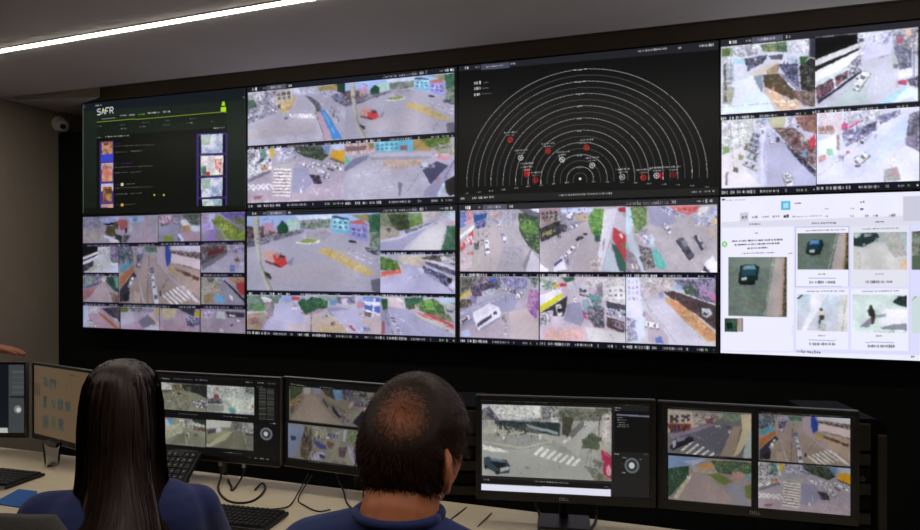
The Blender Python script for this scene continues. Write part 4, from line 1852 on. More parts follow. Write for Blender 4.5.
l c9c4cc .8 254,82 243,214
l 9a9aa8 .8 2,433 191,310
k eee aac 10 3 2 251,37 345,29 345,73 265,65
l 889 1 437,157 499,352
k 334 778 14 1 3 409,215 437,201 499,352 500,401
+a3
k 334 dde 46 2 3 0,0 121,3 128,164 0,189
k ccd 556 30 2.5 2 146,6 256,5 291,94 178,107
w 667 4 2 4,28 56,21 56,70 4,90
c eef 298,167 56 25 25
c dde 349,160 49 21 20
c eef 397,248 63 27 22
c 556 431,221 35 17 28
l bbb 1 238,192 231,416
k 333 776 20 2 3 242,4 387,8 414,82 291,70
+a4
w 38a 5 2 147,16 253,15 253,77 147,75
p a09cab 129,128 397,149 403,171 122,159
l c8b89a .8 198,172 352,179
l c8b89a .8 192,197 339,205
l c8b89a .8 188,222 312,223
k 455 9a8 24 3 2 404,13 492,11 486,83 423,100
l 99a .7 198,316 239,381
k d77 eee 8 3 2 410,129 486,179 486,191 423,161
+b1
k 445 bbb 40 1.4 1.6 0,105 67,83 227,106 220,123 74,184 0,195
w 57a 3 2 328,39 388,45 388,104 328,97
w 66a 3 2 396,82 452,93 452,163 395,137
k 465 8a6 30 2 2 210,43 322,39 321,77 213,88
p b2aeb8 81,355 328,287 433,401 340,482 102,426
p a3a0ad 227,111 301,96 328,126 301,171 234,152
k 667 aab 8 1.4 1 261,101 328,114 321,131 268,124
l c4c0c8 .6 74,284 206,198
+b3
k 445 dde 30 2 2 271,49 500,20 500,139 397,91
w 445 7 1 320,97 494,212 494,245 320,124
l eee 1.4 306,67 499,185
k d55 fdd 14 3 1.6 3,223 139,196 141,244 3,284
k 463 8b5 30 3 3 0,38 114,81 135,196 -1,202
+b5
k 354 6a5 30 3 3 0,87 146,54 149,164 44,239 0,255
k 445 99b 20 2 2 210,37 337,26 337,108 217,106
l ddd .8 181,273 302,473
+b6
k 364 9c6 40 3 3 247,72 356,25 416,119 443,246 356,224 268,168
k 264 586 20 3 3 169,16 285,7 295,71 233,137 182,145
l eee .7 95,219 301,496
k c33 e99 14 4 1.6 247,195 356,236 487,353 483,392 383,300
+c6
w 544 6 1 332,44 495,71 495,103 332,63
w 655 4 1 355,192 492,280 492,300 355,209
k 445 aab 24 2 2 4,5 90,17 80,157 4,167
l c9b8a0 .8 253,148 323,290
l c9b8a0 .8 323,290 496,434
+d1
p aaa6b2 270,297 407,286 406,413 379,497 233,498
k 667 99a 30 2 1.4 270,297 397,286 388,413 279,461
k 333 778 22 1.2 2.6 95,143 179,74 197,179 122,332
k 557 dde 26 2 2 174,3 371,5 343,111 188,109
w 99c 3 3 2,12 77,13 67,107 1,130
k 354 8b5 40 4 3 375,76 487,78 496,321 416,239
p d55 6,296 35,251 35,296 10,337
p f0e0e0 29,237 76,202 82,237 35,284
k c44 eee 14 3 3 3,260 86,166 90,331 10,438
l d8ccc8 .8 95,166 66,497
p c4bab8 94,331 150,296 150,414 85,473
+d2
w 445 4 2 6,27 107,14 107,75 11,95
k 223 665 26 2 3 6,164 129,104 129,234 11,256
k 445 99b 26 2 2 111,18 275,16 275,107 129,166
k 374 9c5 50 4 3 288,73 376,25 381,153 360,220 309,203
c dde 200,148 51 24 -20
c aab 168,167 34 19 -15
k 556 ccc 16 1.2 3 351,248 385,243 376,333 355,338
k 333 667 6 1 3 103,149 120,138 120,240 103,240
l c6bcc4 1 0,319 172,190
l c6bcc4 1 0,422 146,286
p e8e4ec 376,41 393,19 360,400 343,422
p f5e8e8 460,211 473,202 485,233 477,246
k 9a9 dcc 16 3 3 305,400 360,383 351,489 296,490
l eee .8 241,230 181,490
+d3
k 585 9b6 40 4 4 23,9 111,5 115,130 56,208
k 889 eef 26 2 2 174,12 283,25 324,93 241,69
w b44 5 2 249,19 403,15 391,47 262,36
k 667 dde 30 2 2 382,82 500,50 500,163 457,162
c dde 232,171 64 38 60
c 556 331,321 134 55 58
p 889 303,267 324,256 345,296 324,313
k 445 887 30 3 3 73,282 140,328 165,459 106,487 81,396
k eee 99c 22 4 3 81,203 157,226 165,306 98,282
p 5dccc0 152,342 170,328 207,442 192,455
l c8c0c8 1 258,103 507,320
l c8c0c8 1 182,283 324,499
w aa9 3 2 5,333 45,370 80,487 4,492
+d4
w 445 4 2 9,17 111,7 74,86 5,145
k 223 889 40 2 2.4 65,92 265,15 265,84 156,143
k c99 669 16 2 3 0,198 88,184 65,254 5,256
k 86a dab 30 2 3 441,115 497,114 493,282 450,283
l e4e0e8 1.2 0,314 283,165
l d0c8cc 1 318,276 300,481
w 334 3 1 120,379 197,319 200,342 125,399
k 556 99b 20 2 2 274,15 424,8 415,87 300,72
c eef 378,144 45 45 -50
+d5
k 445 dde 50 2 2 231,99 283,53 387,122 380,384 328,397 267,295
k 465 9b9 20 3 2 6,18 97,18 88,99 6,105
w 99a 3 2 396,88 489,82 490,155 405,161
k 223 99a 30 2 2 392,190 499,223 499,302 397,292
w 654 4 1 401,315 491,347 489,398 397,367
k eee bbb 20 3 2 2,111 133,94 124,85 97,99
k 445 99a 14 1.4 3 3,311 70,275 61,357 3,382
l b8b0b4 .8 169,331 98,462
k d99 ecc 18 4 2 43,422 249,410 249,486 43,493
+d6
k 99a dde 40 2 2 120,15 267,10 258,98 124,133
k 334 99b 40 2 3 276,28 496,29 496,180 364,122
k 433 765 26 3 2 231,116 329,139 496,296 496,366 399,268
k c85 eb8 30 4 2 231,168 399,285 496,413 469,460 329,309
w aac 3 4 6,14 68,15 78,180 10,181
l dcd8dc 1 151,180 364,494
c eee 150,358 80 50 10
k 778 ccd 24 2 3 2,311 64,335 67,477 5,484
+e1
k 778 eee 40 2 2 63,8 196,7 196,83 70,85
k 364 8a6 30 3 3 213,9 354,8 353,72 229,62
k 223 88a 50 1.6 3 303,137 410,157 417,332 344,245
k 432 876 40 4 3 232,237 311,237 384,353 363,403 252,320
k ca8 fec 26 5 3 231,336 309,376 408,459 308,493 255,390
p e6eaf2 77,284 169,244 202,328 75,437
k 556 998 30 2 3 422,181 476,150 499,395 429,350
w 99b 3 1 353,112 412,128 412,180 354,147
k 556 bbb 16 2 2 145,102 245,98 228,132 153,173
l 876 1.2 469,23 472,335
+e2
k 223 b78 40 1.4 2.6 4,352 161,258 160,300 13,443
k 445 bbc 30 2 3 381,121 468,158 468,263 412,269
w 99b 3 3 377,16 437,11 437,103 389,110
l b8bcc8 1 225,484 267,286
p c8ccd8 251,284 275,275 267,357 225,412
k 889 dde 24 2 2 261,9 365,15 365,84 264,86
c eee 228,332 109 54 -58
k 334 aab 20 2 2 448,349 500,336 500,400 460,379
+e3
k 99a eee 40 2 2 26,4 182,6 171,190 23,208
k 433 b98 50 2 3 274,76 383,87 498,215 497,367 398,264
w 766 5 3 393,12 500,6 495,122 400,88
k 445 bbc 24 2 3 332,185 399,247 497,403 496,438 415,330
l eef 1 244,491 232,86
c ccd 172,226 68 32 30
k 556 99a 20 2 2 164,94 206,96 195,298 144,297
+e4
k 556 eee 40 2 3 130,44 297,21 297,91 146,153
k 334 99b 40 1.6 2.6 150,226 218,110 297,86 289,132 213,218
k 99a eee 20 2 2 306,45 410,12 410,35 314,104
k 445 99b 40 2 3 442,55 497,36 498,291 442,253
p d2dcf2 246,292 370,120 410,123 329,319 279,389
c eee 219,334 83 55 -38
l c4ccdc 1 195,472 329,295
+m7
w 556 8 1 62,126 225,153 225,202 63,182
k 334 887 40 1.6 2.4 51,120 225,153 225,216 63,224
k 99a eee 30 3 2 24,10 224,7 221,63 62,99
k 445 99a 30 2 2 232,13 311,9 312,100 240,90
k 343 776 40 2 2 304,24 500,14 493,91 312,107
k 48523f 6b765a 50 3 3 392,222 425,178 460,218 449,282 392,277
k 777 aaa 16 2 1 131,367 359,426 344,483 132,479
k 99a ccc 24 2 2 466,57 499,42 498,258 464,246
l 555 .8 77,63 229,94
l 555 .8 0,78 70,116
+m8
w 544 4 2 5,64 145,41 145,127 5,179
k 223 b64 30 2 3 5,191 139,175 136,234 12,271
k 445 aab 30 2 2 157,56 354,24 265,129 164,160
k 465 9a8 20 2 2 328,34 438,27 419,101 342,103
l 998 .8 253,468 393,156
+m9
k 243 687 50 3 3 3,162 122,110 115,221 31,394
k 464 8a6 50 3 3 262,35 498,22 495,122 384,148 308,147
l c8b8b4 .8 247,202 385,469
+m1
k 443 ccc 40 2 2 4,133 252,149 324,252 97,287
k eee 334 40 3 2 340,285 518,288 550,436 356,444
+m2
k 9aa fff 50 3 2 28,34 486,31 483,456 217,416
k 778 b99 30 2 3 28,34 376,9 214,233 30,247
+m3
k eee 665 40 3 2 156,27 485,63 485,174 228,132
l bbb 1 258,211 353,507
l aaa 1 168,302 81,492
+m4
k 556 ddd 40 2 2 256,25 497,31 481,219 294,129
l ddd .8 387,151 447,489
+m5
k 334 aab 60 2 2 185,-9 488,2 477,198 375,193 319,134
k 875 ba8 20 3 2 7,231 73,137 61,241 7,298
c 334 271,305 59 33 55
c 334 213,200 46 24 50
l bba 1 252,191 350,394
+m6
k 443 aa9 60 2 3 88,40 167,39 253,178 152,491 84,448
k 576 bb9 40 3 3 394,54 495,32 477,187 405,174
k 99b ccd 30 3 2 400,220 472,292 494,473 411,337'''
ALIAS = []
for ln in FEED_TEXT.split('\n'):
    if not ln: continue
    if ln[0] == '@':
        q = ln[1:].split()
        cur = q[0]
        FEEDS[cur] = (q[1], [int(v) / 2000.0 for v in q[2:6]], [])
    elif ln[0] == '+':
        cur = ln[1:]
    elif ln[0] == '=':
        ALIAS.append((cur, ln[1:]))
    else:
        FEEDS[cur][2].append(ln.split(' '))
for a_, b_ in ALIAS:
    FEEDS[a_][2].extend(FEEDS[b_][2])
for nm, src, x0, x1 in (('e5', 'd2', 1240, 1850), ('e6', 'd6', 1246, 1850)):
    FEEDS[nm] = ('S4', [x0 / 2000., 92 / 2000. if nm == 'e5' else .518, x1 / 2000., .48 if nm == 'e5' else .955], FEEDS[src][2])

def draw(ops, w, h, K, cv=None, mottle=0.05):
    sx, sy = w / K, h / K
    cv = cv or Canvas(w, h)
    P = lambda t: (lambda a, b: (float(a) * sx, float(b) * sy))(*t.split(','))
    first = True
    for o in ops:
        k = o[0]; c = hexc(o[1])
        if k == 'f':
            t = np.linspace(0, 1, h, dtype=np.float32)[:, None, None]
            cv.a[:] = c * (1 - t) + hexc(o[2]) * t
            if mottle:
                cv.a += ((field(h, w, w / 18.) - .5) * 1.2 * mottle + (field(h, w, w / 45.) - .5) * mottle)[..., None]
        elif k == 'p': cv.poly([P(t) for t in o[2:]], c)
        elif k == 'n': cv.noisy([P(t) for t in o[4:]], c, hexc(o[2]), float(o[3]) * w / 100. * 0.8)
        elif k == 'l': cv.line([P(t) for t in o[3:]], max(1.0, float(o[2]) * sx), c)
        elif k == 'z':
            n = int(o[3]); a = P(o[4]); b = P(o[5]); d = P(o[6])
            for i in range(n):
                t = i / max(1, n - 1)
                p = (a[0] + (b[0] - a[0]) * t, a[1] + (b[1] - a[1]) * t)
                cv.line([p, (p[0] + d[0], p[1] + d[1])], max(1.2, float(o[2]) * w / 100.), c)
        elif k == 'k':                                # a scatter of small dabs: people, signs, parked things
            q = [P(t) for t in o[6:]]
            r = cv.mask(q)
            if r is None: continue
            x0, x1, y0, y1, m = r
            yy, xx = np.nonzero(m)
            if not len(yy): continue
            c2 = hexc(o[2]); dw = float(o[4]) * w / 100.; dh = float(o[5]) * w / 100.
            for j in RNG.integers(0, len(yy), int(o[3])):
                t = RNG.random(); a = RNG.uniform(.4, 1.0) * dw / 2; b = RNG.uniform(.4, 1.0) * dh / 2
                X, Y = xx[j] + x0, yy[j] + y0; sk = RNG.uniform(-.4, .4) * a
                cv.poly([(X - a, Y - b + sk), (X + a, Y - b - sk), (X + a, Y + b - sk), (X - a, Y + b + sk)], c * (1 - t) + c2 * t)
        elif k == 'w':                                # rows of windows on a facade
            q = [P(t) for t in o[4:]]; nx, ny = int(o[2]), int(o[3])
            def B(u, v): return tuple((q[0][i] * (1 - u) + q[1][i] * u) * (1 - v) + (q[3][i] * (1 - u) + q[2][i] * u) * v for i in (0, 1))
            for i in range(nx):
                for j in range(ny):
                    cv.poly([B((i + .2) / nx, (j + .2) / ny), B((i + .75) / nx, (j + .2) / ny), B((i + .75) / nx, (j + .78) / ny), B((i + .2) / nx, (j + .78) / ny)], c * RNG.uniform(.8, 1.2))
        elif k == 'e':
            p = P(o[2]); cv.ell(p[0], p[1], float(o[3]) * sx, float(o[4]) * sy, c)
        elif k == 'c':
            p = P(o[2]); cv.car(p[0], p[1], float(o[3]) * sx, float(o[4]) * sy, float(o[5]), c)
        elif k == 's':
            a = P(o[3]); b = P(o[4]); cv.squig(c, float(o[2]) * sy, a[0], a[1], b[0], b[1])
        elif k == 't':
            p = P(o[3]); hh = float(o[2]) * sy; write(cv, c, hh * .95 if o[4] == 'SAFR' else hh, p[0], p[1] + (hh * .55 if o[4] == 'SAFR' else hh * .5), o[4], 2.2 if o[4] == 'SAFR' else None)
        elif k == 'M':
            p = P(o[2]); r = w * .0095
            for i in range(16):
                a, b = i * PI / 8, (i + 1) * PI / 8
                cv.line([(p[0] + r * math.cos(a), p[1] + r * math.sin(a)), (p[0] + r * math.cos(b), p[1] + r * math.sin(b))], 2.0, c)
            cv.poly([(p[0] - r * .6, p[1] - r * .3), (p[0] + r * .2, p[1] - r * .5), (p[0] + r * .5, p[1] + r * .5), (p[0] - r * .3, p[1] + r * .3)], c * .8)
            cv.squig(np.array([.75, .75, .75]), h * .014, p[0] - w * .026, p[1] - h * .052, p[0] + w * .026, p[1] - h * .054)
            cv.squig(np.array([.65, .65, .65]), h * .012, p[0] - w * .014, p[1] - h * .032, p[0] + w * .016, p[1] - h * .034)
        elif k == 'R':
            p = P(o[2]); ry = float(o[3]) * sy; rx = float(o[4]) * sx; n = int(o[5])
            for j in range(n):
                t = (j + 1) / n; br = .80 if j % 2 else .5
                q = [(p[0] + rx * t * math.cos(-PI * i / 60), p[1] + ry * t * math.sin(-PI * i / 60)) for i in range(61)]
                q = [(p[0] + rx * t, p[1] + ry * .035)] + q + [(p[0] - rx * t, p[1] + ry * .035)]
                cv.line(q, 1.25 if j % 2 else 1.0, np.array([br, br, br]))
        elif k == 'G':
            a = P(o[2]); b = P(o[3]); n = int(o[4]); m_ = int(o[5])
            for i in range(n):
                y = a[1] + (b[1] - a[1]) * (i + .5) / n
                for j in range(m_):
                    xa = a[0] + (b[0] - a[0]) * j / m_; xb = a[0] + (b[0] - a[0]) * (j + .92) / m_
                    cv.line([(xa, y), (xb, y)], (b[1] - a[1]) / n * .5, c * RNG.uniform(.6, 1))
    return cv

def tint(a, gain, gray=0.0, mul=(1, 1, 1), lift=0.0):
    g = a.mean(-1, keepdims=True)
    a = a * (1 - gray) + g * gray
    return np.clip(a * gain * np.array(mul, np.float32) + lift, 0, 1)

def compose(panel, ui, w, h, tiles, bars=None, look=None):
    """one whole screen picture as an (h,w,3) sRGB array; drawn at double size then averaged"""
    W2, H2 = w * 2, h * 2
    cv = Canvas(W2, H2)
    if ui:
        cv = draw(FEEDS[ui][2], W2, H2, 2000., cv, 0.012)
    else:
        cv.a[:] = hexc('111')
    if bars and bars.get('top'):
        cv.poly([(0, 0), (W2, 0), (W2, H2 * .043), (0, H2 * .043)], hexc(bars.get('bg', '1e2028')))
        t = lambda c, hh, u0, v, u1: cv.squig(hexc(c), H2 * hh, W2 * u0, H2 * v, W2 * u1, H2 * v)
        t('fff', .03, .03, .023, .052); t('ccc', .02, .085, .023, .1)
        cv.poly([(W2 * .105, H2 * .006), (W2 * .205, H2 * .006), (W2 * .205, H2 * .043), (W2 * .105, H2 * .043)], hexc('556'))
        t('ccd', .024, .125, .023, .18); t('ddd', .026, .215, .023, .228)
        write(cv, hexc('999'), H2 * .022, W2 * .672, H2 * .034, 'Janela secundária ' + bars['n'])
        t('ccc', .03, .84, .023, .853)
        t('eee', .012, .925, .023, .938); t('eee', .028, .946, .023, .958); t('fff', .03, .97, .023, .982)
    for nm in tiles:
        _, (u0, v0, u1, v1), ops = FEEDS[nm]
        px = [int(round(u0 * W2)), int(round(v0 * H2)), int(round(u1 * W2)), int(round(v1 * H2))]
        px[0] = max(px[0], 0); px[1] = max(px[1], 0)
        px[2] = min(px[2], W2); px[3] = min(px[3], H2)
        tw, th = px[2] - px[0], px[3] - px[1]
        tc = draw(ops, tw, th, 500.)
        a = photographic(tc.a, tc.b)
        if look: a = tint(a, *look)
        cv.a[px[1]:px[3], px[0]:px[2]] = a
        if bars and bars.get('tile'):
            X = lambda t: px[0] + tw * t
            bh = H2 * bars['tile']; y = px[3] + bh * .5
            cv.poly([(px[0], px[3]), (px[2], px[3]), (px[2], px[3] + bh), (px[0], px[3] + bh)], hexc(bars.get('bg2', '112')))
            s = bh * .5
            small = bars.get('small')
            if small:
                cv.squig(hexc('889'), s, X(.06), y, X(.62), y); cv.squig(hexc('889'), s, X(.75), y, X(.95), y)
            else:
                for t in (.035, .13, .2, .265, .33):
                    cv.squig(hexc('ddd'), s * 1.05, X(t) - s * .7, y, X(t) + s * .4, y)
                cv.squig(hexc('bbb'), s * .85, X(.42), y, X(.62), y)
                cv.squig(hexc('999'), s, X(.68), y, X(.7), y)
                cv.squig(hexc('bbb'), s * .8, X(.8), y, X(.855), y)
                cv.squig(hexc('8c6'), s * .8, X(.89), y, X(.905), y)
                if tw > W2 * .35: cv.squig(hexc('bbb'), s * .8, X(.925), y, X(.96), y)
                cv.squig(hexc('ddd'), s * .7, X(.975), y, X(.985), y)
    a = np.clip(cv.a, 0, 1)
    a = a.reshape(h, 2, w, 2, 3).mean((1, 3))
    return a

def to_lin(a):
    return np.where(a <= 0.04045, a / 12.92, ((a + 0.055) / 1.055) ** 2.4).astype(np.float32)

def picture_material(name, gain, rough=0.36):
    m = bpy.data.materials.new(name)
    m.use_nodes = True
    nt = m.node_tree
    b = nt.nodes['Principled BSDF']
    b.inputs['Base Color'].default_value = (.006, .006, .007, 1)
    b.inputs['Roughness'].default_value = rough
    b.inputs['Specular IOR Level'].default_value = 0.2
    at = nt.nodes.new('ShaderNodeVertexColor')
    at.layer_name = 'picture'
    nt.links.new(at.outputs['Color'], b.inputs['Emission Color'])
    b.inputs['Emission Strength'].default_value = gain
    return m

def screen_part(name, arr, wd, ht, m, parent, y=0.0, cx=0.0, cz=0.0):
    """a flat lit screen wd x ht metres in the XZ plane facing -Y, one vertex per picture cell"""
    h, w, _ = arr.shape
    X = np.linspace(-wd / 2, wd / 2, w) + cx
    Z = np.linspace(ht / 2, -ht / 2, h) + cz
    co = np.zeros((h, w, 3), np.float32)
    co[..., 0] = X[None, :]; co[..., 1] = y; co[..., 2] = Z[:, None]
    i = np.arange(h * w, dtype=np.int32).reshape(h, w)
    q = np.stack([i[:-1, :-1], i[1:, :-1], i[1:, 1:], i[:-1, 1:]], -1).reshape(-1, 4)
    me = bpy.data.meshes.new(name)
    me.vertices.add(h * w); me.vertices.foreach_set('co', co.ravel())
    me.loops.add(q.size); me.loops.foreach_set('vertex_index', q.ravel())
    me.polygons.add(len(q)); me.polygons.foreach_set('loop_start', np.arange(0, q.size, 4, dtype=np.int32))
    me.update(calc_edges=True)
    ca = me.color_attributes.new('picture', 'FLOAT_COLOR', 'POINT')
    rgba = np.ones((h * w, 4), np.float32); rgba[:, :3] = to_lin(arr).reshape(-1, 3)
    ca.data.foreach_set('color', rgba.ravel())
    return link(name, me, m, parent)
# ------------------------------------------------------------------ the room
XL, XR, YF, YB = -0.30, 6.10, -5.20, 0.62
ZC, ZR = 2.47, 2.555
def struct(name, mb, m):
    return tag(mb.build(name, m), kind='structure')
struct('floor', MB().box(XL - .1, XR + .1, YF - .1, YB + .1, -.1, 0), M['floor'])
struct('wall_left', MB().box(XL - .1, XL, YF, YB, 0, 2.75), M['wall'])
struct('wall_right', MB().box(XR, XR + .1, YF, YB, 0, 2.75), M['wall'])
struct('wall_back', MB().box(XL - .1, XR + .1, YB, YB + .1, 0, 2.75), M['wall'])
struct('wall_front', MB().box(XL - .1, XR + .1, YF - .1, YF, 0, 2.75), M['wall'])
# lower ceiling over the desks, ending at a step in front of the video wall
c = MB()
SL = -.046                                   # the light line runs slightly askew to the wall
c.box(XL, XR, YF, -.285, ZC, ZC + .09)
# corner of the ceiling left of the video wall
c.prism([(XL, -.285), (-.28, -.21), (.27, -.11), (-.035, .0), (-.035, YB), (XL, YB)], ZC, ZC + .09)
struct('ceiling', c, M['ceiling'])
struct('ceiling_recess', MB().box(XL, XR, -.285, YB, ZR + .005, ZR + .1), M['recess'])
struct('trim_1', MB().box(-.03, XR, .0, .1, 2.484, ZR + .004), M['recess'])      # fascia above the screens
struct('wall_panel', MB().box(XL, XR, .1, .13, 0, 2.333, .002), M['board'])  # black board behind the screens
# light lines: slim profiles fixed under the ceiling, the lower face glows
def light_line(y, wd, x0, x1, m, label, slope=0.0):
    xm = (x0 + x1) / 2
    t = empty('linear_light', (xm, y + slope * (xm - .6), ZC), math.atan(slope))
    tag(t, label, 'ceiling light')
    L = (x1 - x0) / 2; w = wd / 2
    MB().box(-L, L, -w, w, -.006, -.0005, 0).build('housing', M['dome'], t)
    MB().box(-L + .002, L - .002, -w + .001, w - .001, -.0072, -.0061, 0).build('diffuser', m, t)
    return t
light_line(-.928, .031, XL + .03, 5.6, M['light'], 'thin glowing white light line across the ceiling in front of the video wall', SL)
light_line(-2.60, .034, XL + .03, 5.6, M['light_added'], 'added ceiling light line, above the seated operators and out of frame, to light the desk')  # added out of view to brighten the desk and the heads

# turret camera high on the left wall
t = empty('security_camera', (XL, .098, 2.392))
tag(t, 'small white turret security camera with black eye high on left wall beside the screens', 'security camera')
MB().lathe([(0, 0), (.047, 0), (.049, .006), (.049, .02), (.04, .03), (0, .03)]).build('mount', M['dome'], t, True, rot=(0, PI / 2, 0))
MB().ell((.045, -.004, -.012), (.040, .040, .040)).build('housing', M['dome'], t, True)
lp = MB()
lp.ell((.072, -.026, -.024), (.0165, .0165, .0165))
lp.build('lens', M['lens'], t, True)
# ------------------------------------------------------------------ the video wall: 4 x 2 flat panels
XB = [0.008, 1.198, 2.441, 3.652, 4.868]
ROWZ = [(1.796, 2.4815), (1.103, 1.7935)]
VIDEO_MAT = picture_material('lit_video_wall_picture', GAIN)
std = dict(top=1, tile=.052)
PANELS = [
 (0, 0, 'U1', [], None, 250, 165, None, 'dark green screen listing faces, top left of the video wall'),
 (1, 0, None, ['a1', 'a2', 'a3', 'a4'], dict(std, n='2'), 300, 200, (.98, .24, (.995, .98, 1.04)), 'top row screen with four sunny street views, second from left'),
 (2, 0, 'U3', [], None, 400, 228, None, 'black radar screen with white rings, top row of the video wall'),
 (3, 0, None, ['e1', 'e2', 'e3', 'e4', 'e5', 'e6'], dict(std, n='4', bg='2a2a30'), 400, 226, (1.04, .24, (.99, .995, 1.04)), 'top right screen with pale street views and a dark shopfront'),
 (0, 1, None, ['c1', 'c2', 'c3', 'c4', 'c5', 'c6', 'c7', 'c8', 'c9', 'cA', 'cB', 'cC'], dict(tile=.045, small=1), 260, 172, (.84, .26, (.98, .96, 1.03)), 'lower left screen crowded with many small street views'),
 (1, 1, None, ['b1', 'b2', 'b3', 'b4', 'b5', 'b6'], dict(std, n='1'), 300, 200, (.95, .2, (.995, .98, 1.04)), 'lower screen with one large roundabout view and a red truck'),
 (2, 1, None, ['d1', 'd2', 'd3', 'd4', 'd5', 'd6'], dict(std, n='3', bg='2a2a30'), 400, 228, (1.0, .28, (1.0, .985, 1.03)), 'lower screen with six equal street views, below the radar'),
 (3, 1, 'U8', ['u1', 'u2', 'u3', 'u4', 'u5'], None, 400, 226, (1, 0, (1, 1, 1)), 'white lower right screen with vehicle photos'),
]
for ci, ri, ui, tiles, bars, w, h, look, label in PANELS:
    x0, x1 = XB[ci], XB[ci + 1]
    z0, z1 = ROWZ[ri]
    wd, ht = x1 - x0 - .0016, z1 - z0 - .001
    t = empty('video_wall_panel', ((x0 + x1) / 2, 0, (z0 + z1) / 2))
    tag(t, label, 'screen', 'panels of the video wall')
    MB().box(-wd / 2 + .012, wd / 2 - .012, .014, .0995, -ht / 2 + .012, ht / 2 - .012, .004).build('housing', M['bezel'], t)
    MB().frame(wd, ht, .0042, .004, .004, .0, .016, .0008).build('bezel', M['bezel'], t)
    arr = compose(ci, ui, w, h, tiles, bars, look)
    if ri == 0 and ci == 2:
        arr = np.clip(arr * .96 + .0, 0, 1)
    screen_part('screen', arr, wd - .008, ht - .0078, VIDEO_MAT, t, .004)
# ------------------------------------------------------------------ the desk
DZ = .74
DX0, DX1, DY0, DY1 = .15, 4.75, -1.72, -1.125
desk = empty('control_desk', (2.4, -1.37, 0))
tag(desk, 'long cream laminate desk carrying the monitors under the video wall', 'desk')
MB().box(DX0 - 2.4, DX1 - 2.4, DY0 + 1.37, DY1 + 1.37, DZ - .03, DZ, .003).build('desktop', M['desk'], desk)
MB().box(DX0 - 2.4, DX1 - 2.4, DY0 + 1.3705, DY0 + 1.392, DZ - .075, DZ - .0305, .002).build('front_apron', M['desk_edge'], desk)
for x in (DX0 + .02, 1.62, 3.1, DX1 - .05):
    MB().box(x - 2.4, x - 2.37, DY0 + 1.42, DY1 + 1.35, 0, DZ - .031, .002).build('leg', M['desk_edge'], desk)
MB().box(DX0 - 2.35, DX1 - 2.45, DY1 + 1.33, DY1 + 1.348, .25, DZ - .031, .002).build('modesty_panel', M['desk_edge'], desk)

# ------------------------------------------------------------------ the monitors
MONITOR_MAT = picture_material('lit_monitor_picture', 1.0, .32)
MW, MH = .51, .305
def monitor(name_label, loc, yaw, arr, style, logo=None, base=False):
    t = empty('monitor', (loc[0], loc[1], DZ), yaw)
    tag(t, name_label, 'monitor', 'monitors on the control desk')
    cz = loc[2] - DZ
    if style == 'dark':
        bw, bt, bb, m = .0165, .017, .026, M['mon']
    else:
        bw, bt, bb, m = .009, .011, .02, M['mon_dark']
    fr = MB().frame(MW, MH, bw, bt, bb, -.001, .02, .003)
    fr.v = [(x, y, z + cz) for x, y, z in fr.v]
    bz = fr.build('bezel', m, t)
    MB().box(-MW / 2 + .012, MW / 2 - .012, .0085, .04, cz - MH / 2 + .012, cz + MH / 2 - .012, .006).build('housing', m, t)
    if style != 'dark':
        sv = MB()
        sv.box(-MW / 2 - .0006, MW / 2 + .0006, -.0016, .014, cz + MH / 2 - .0008, cz + MH / 2 + .0009)
        sv.box(MW / 2 - .0008, MW / 2 + .0012, -.0016, .014, cz - MH / 2 + .004, cz + MH / 2)
        sv.box(-MW / 2 + .004, MW / 2 - .004, -.0016, .004, cz - MH / 2 - .0012, cz - MH / 2 + .0006)
        sv.build('metal_trim', M['silver'], t)
    sw, sh = MW - 2 * bw + .001, MH - bt - bb + .001
    # the picture array covers the whole front; keep the part inside the bezel
    h, w, _ = arr.shape
    u0 = int(bw / MW * w); u1 = w - u0; v0 = int(bt / MH * h); v1 = h - int(bb / MH * h)
    screen_part('screen', arr[v0:v1, u0:u1], sw, sh, MONITOR_MAT, t, .004, 0, cz + (bb - bt) / 2)
    if base:
        MB().box(-.075, .075, -.022, .088, .0005, .0085, .003).build('stand_base', M['mon_dark'], t)
    # a short arm on a post at the back of the desk
    MB().box(-.05, .05, .0402, .052, cz - .05, cz + .05, .003).build('mount_plate', M['mon_dark'], t)
    MB().tube([(0, .062, .009 if base else .001), (0, .062, cz + .03)], .014, 12).tube([(0, .053, cz), (0, .07, cz)], .018, 12).build('arm_post', M['mon_dark'], t, True)
    if logo:
        text_obj(logo, .0125, M['logo'], bz, (0, -.0014, cz - MH / 2 + .0085), 'logo')
    return t

MON = dict(look_a=(.82, .25, (1.0, 1.0, .98)), look_b=(.7, .2, (1, .98, 1.0)))
def mono(ui, tiles, w, h, look):
    return compose(None, ui, w, h, tiles, None, look)
monitor('slim black monitor with silver rim and four street views beside the long haired person', (1.948, -1.185, .957), .05,
        mono('V1', ['m1', 'm2', 'm3', 'm4'], 230, 138, (.80, .15, (1, 1, .97))), 'slim')
monitor('slim black monitor partly hidden behind the balding head', (2.458, -1.170, .958), -.06,
        mono('V2', ['m5', 'm6'], 230, 138, (.72, .15, (1, .98, .98))), 'slim')
monitor('charcoal monitor showing one street crossing with a parked black car', (3.181, -1.223, .963), .18,
        mono('V3', ['m7'], 300, 180, (.86, .25, (1, 1, .97))), 'dark', 'DELL', True)
monitor('charcoal monitor with four street views, rightmost on the desk', (3.691, -1.146, .958), .06,
        mono('V4', ['m8', 'm9', 'mA', 'mB'], 330, 196, (.74, .12, (1, .98, .96))), 'dark', 'DELL')
monitor('dim monitor with a tan page of small pictures left of the long haired person', (1.269, -1.195, .950), -.22,
        np.clip(mono('VB', [], 200, 120, None) * .74, 0, 1), 'slim')
monitor('monitor with a black window and grey side panel at the far left edge', (.757, -1.225, .950), .30,
        np.clip(mono('VA', [], 200, 120, None) * .8, 0, 1), 'slim')

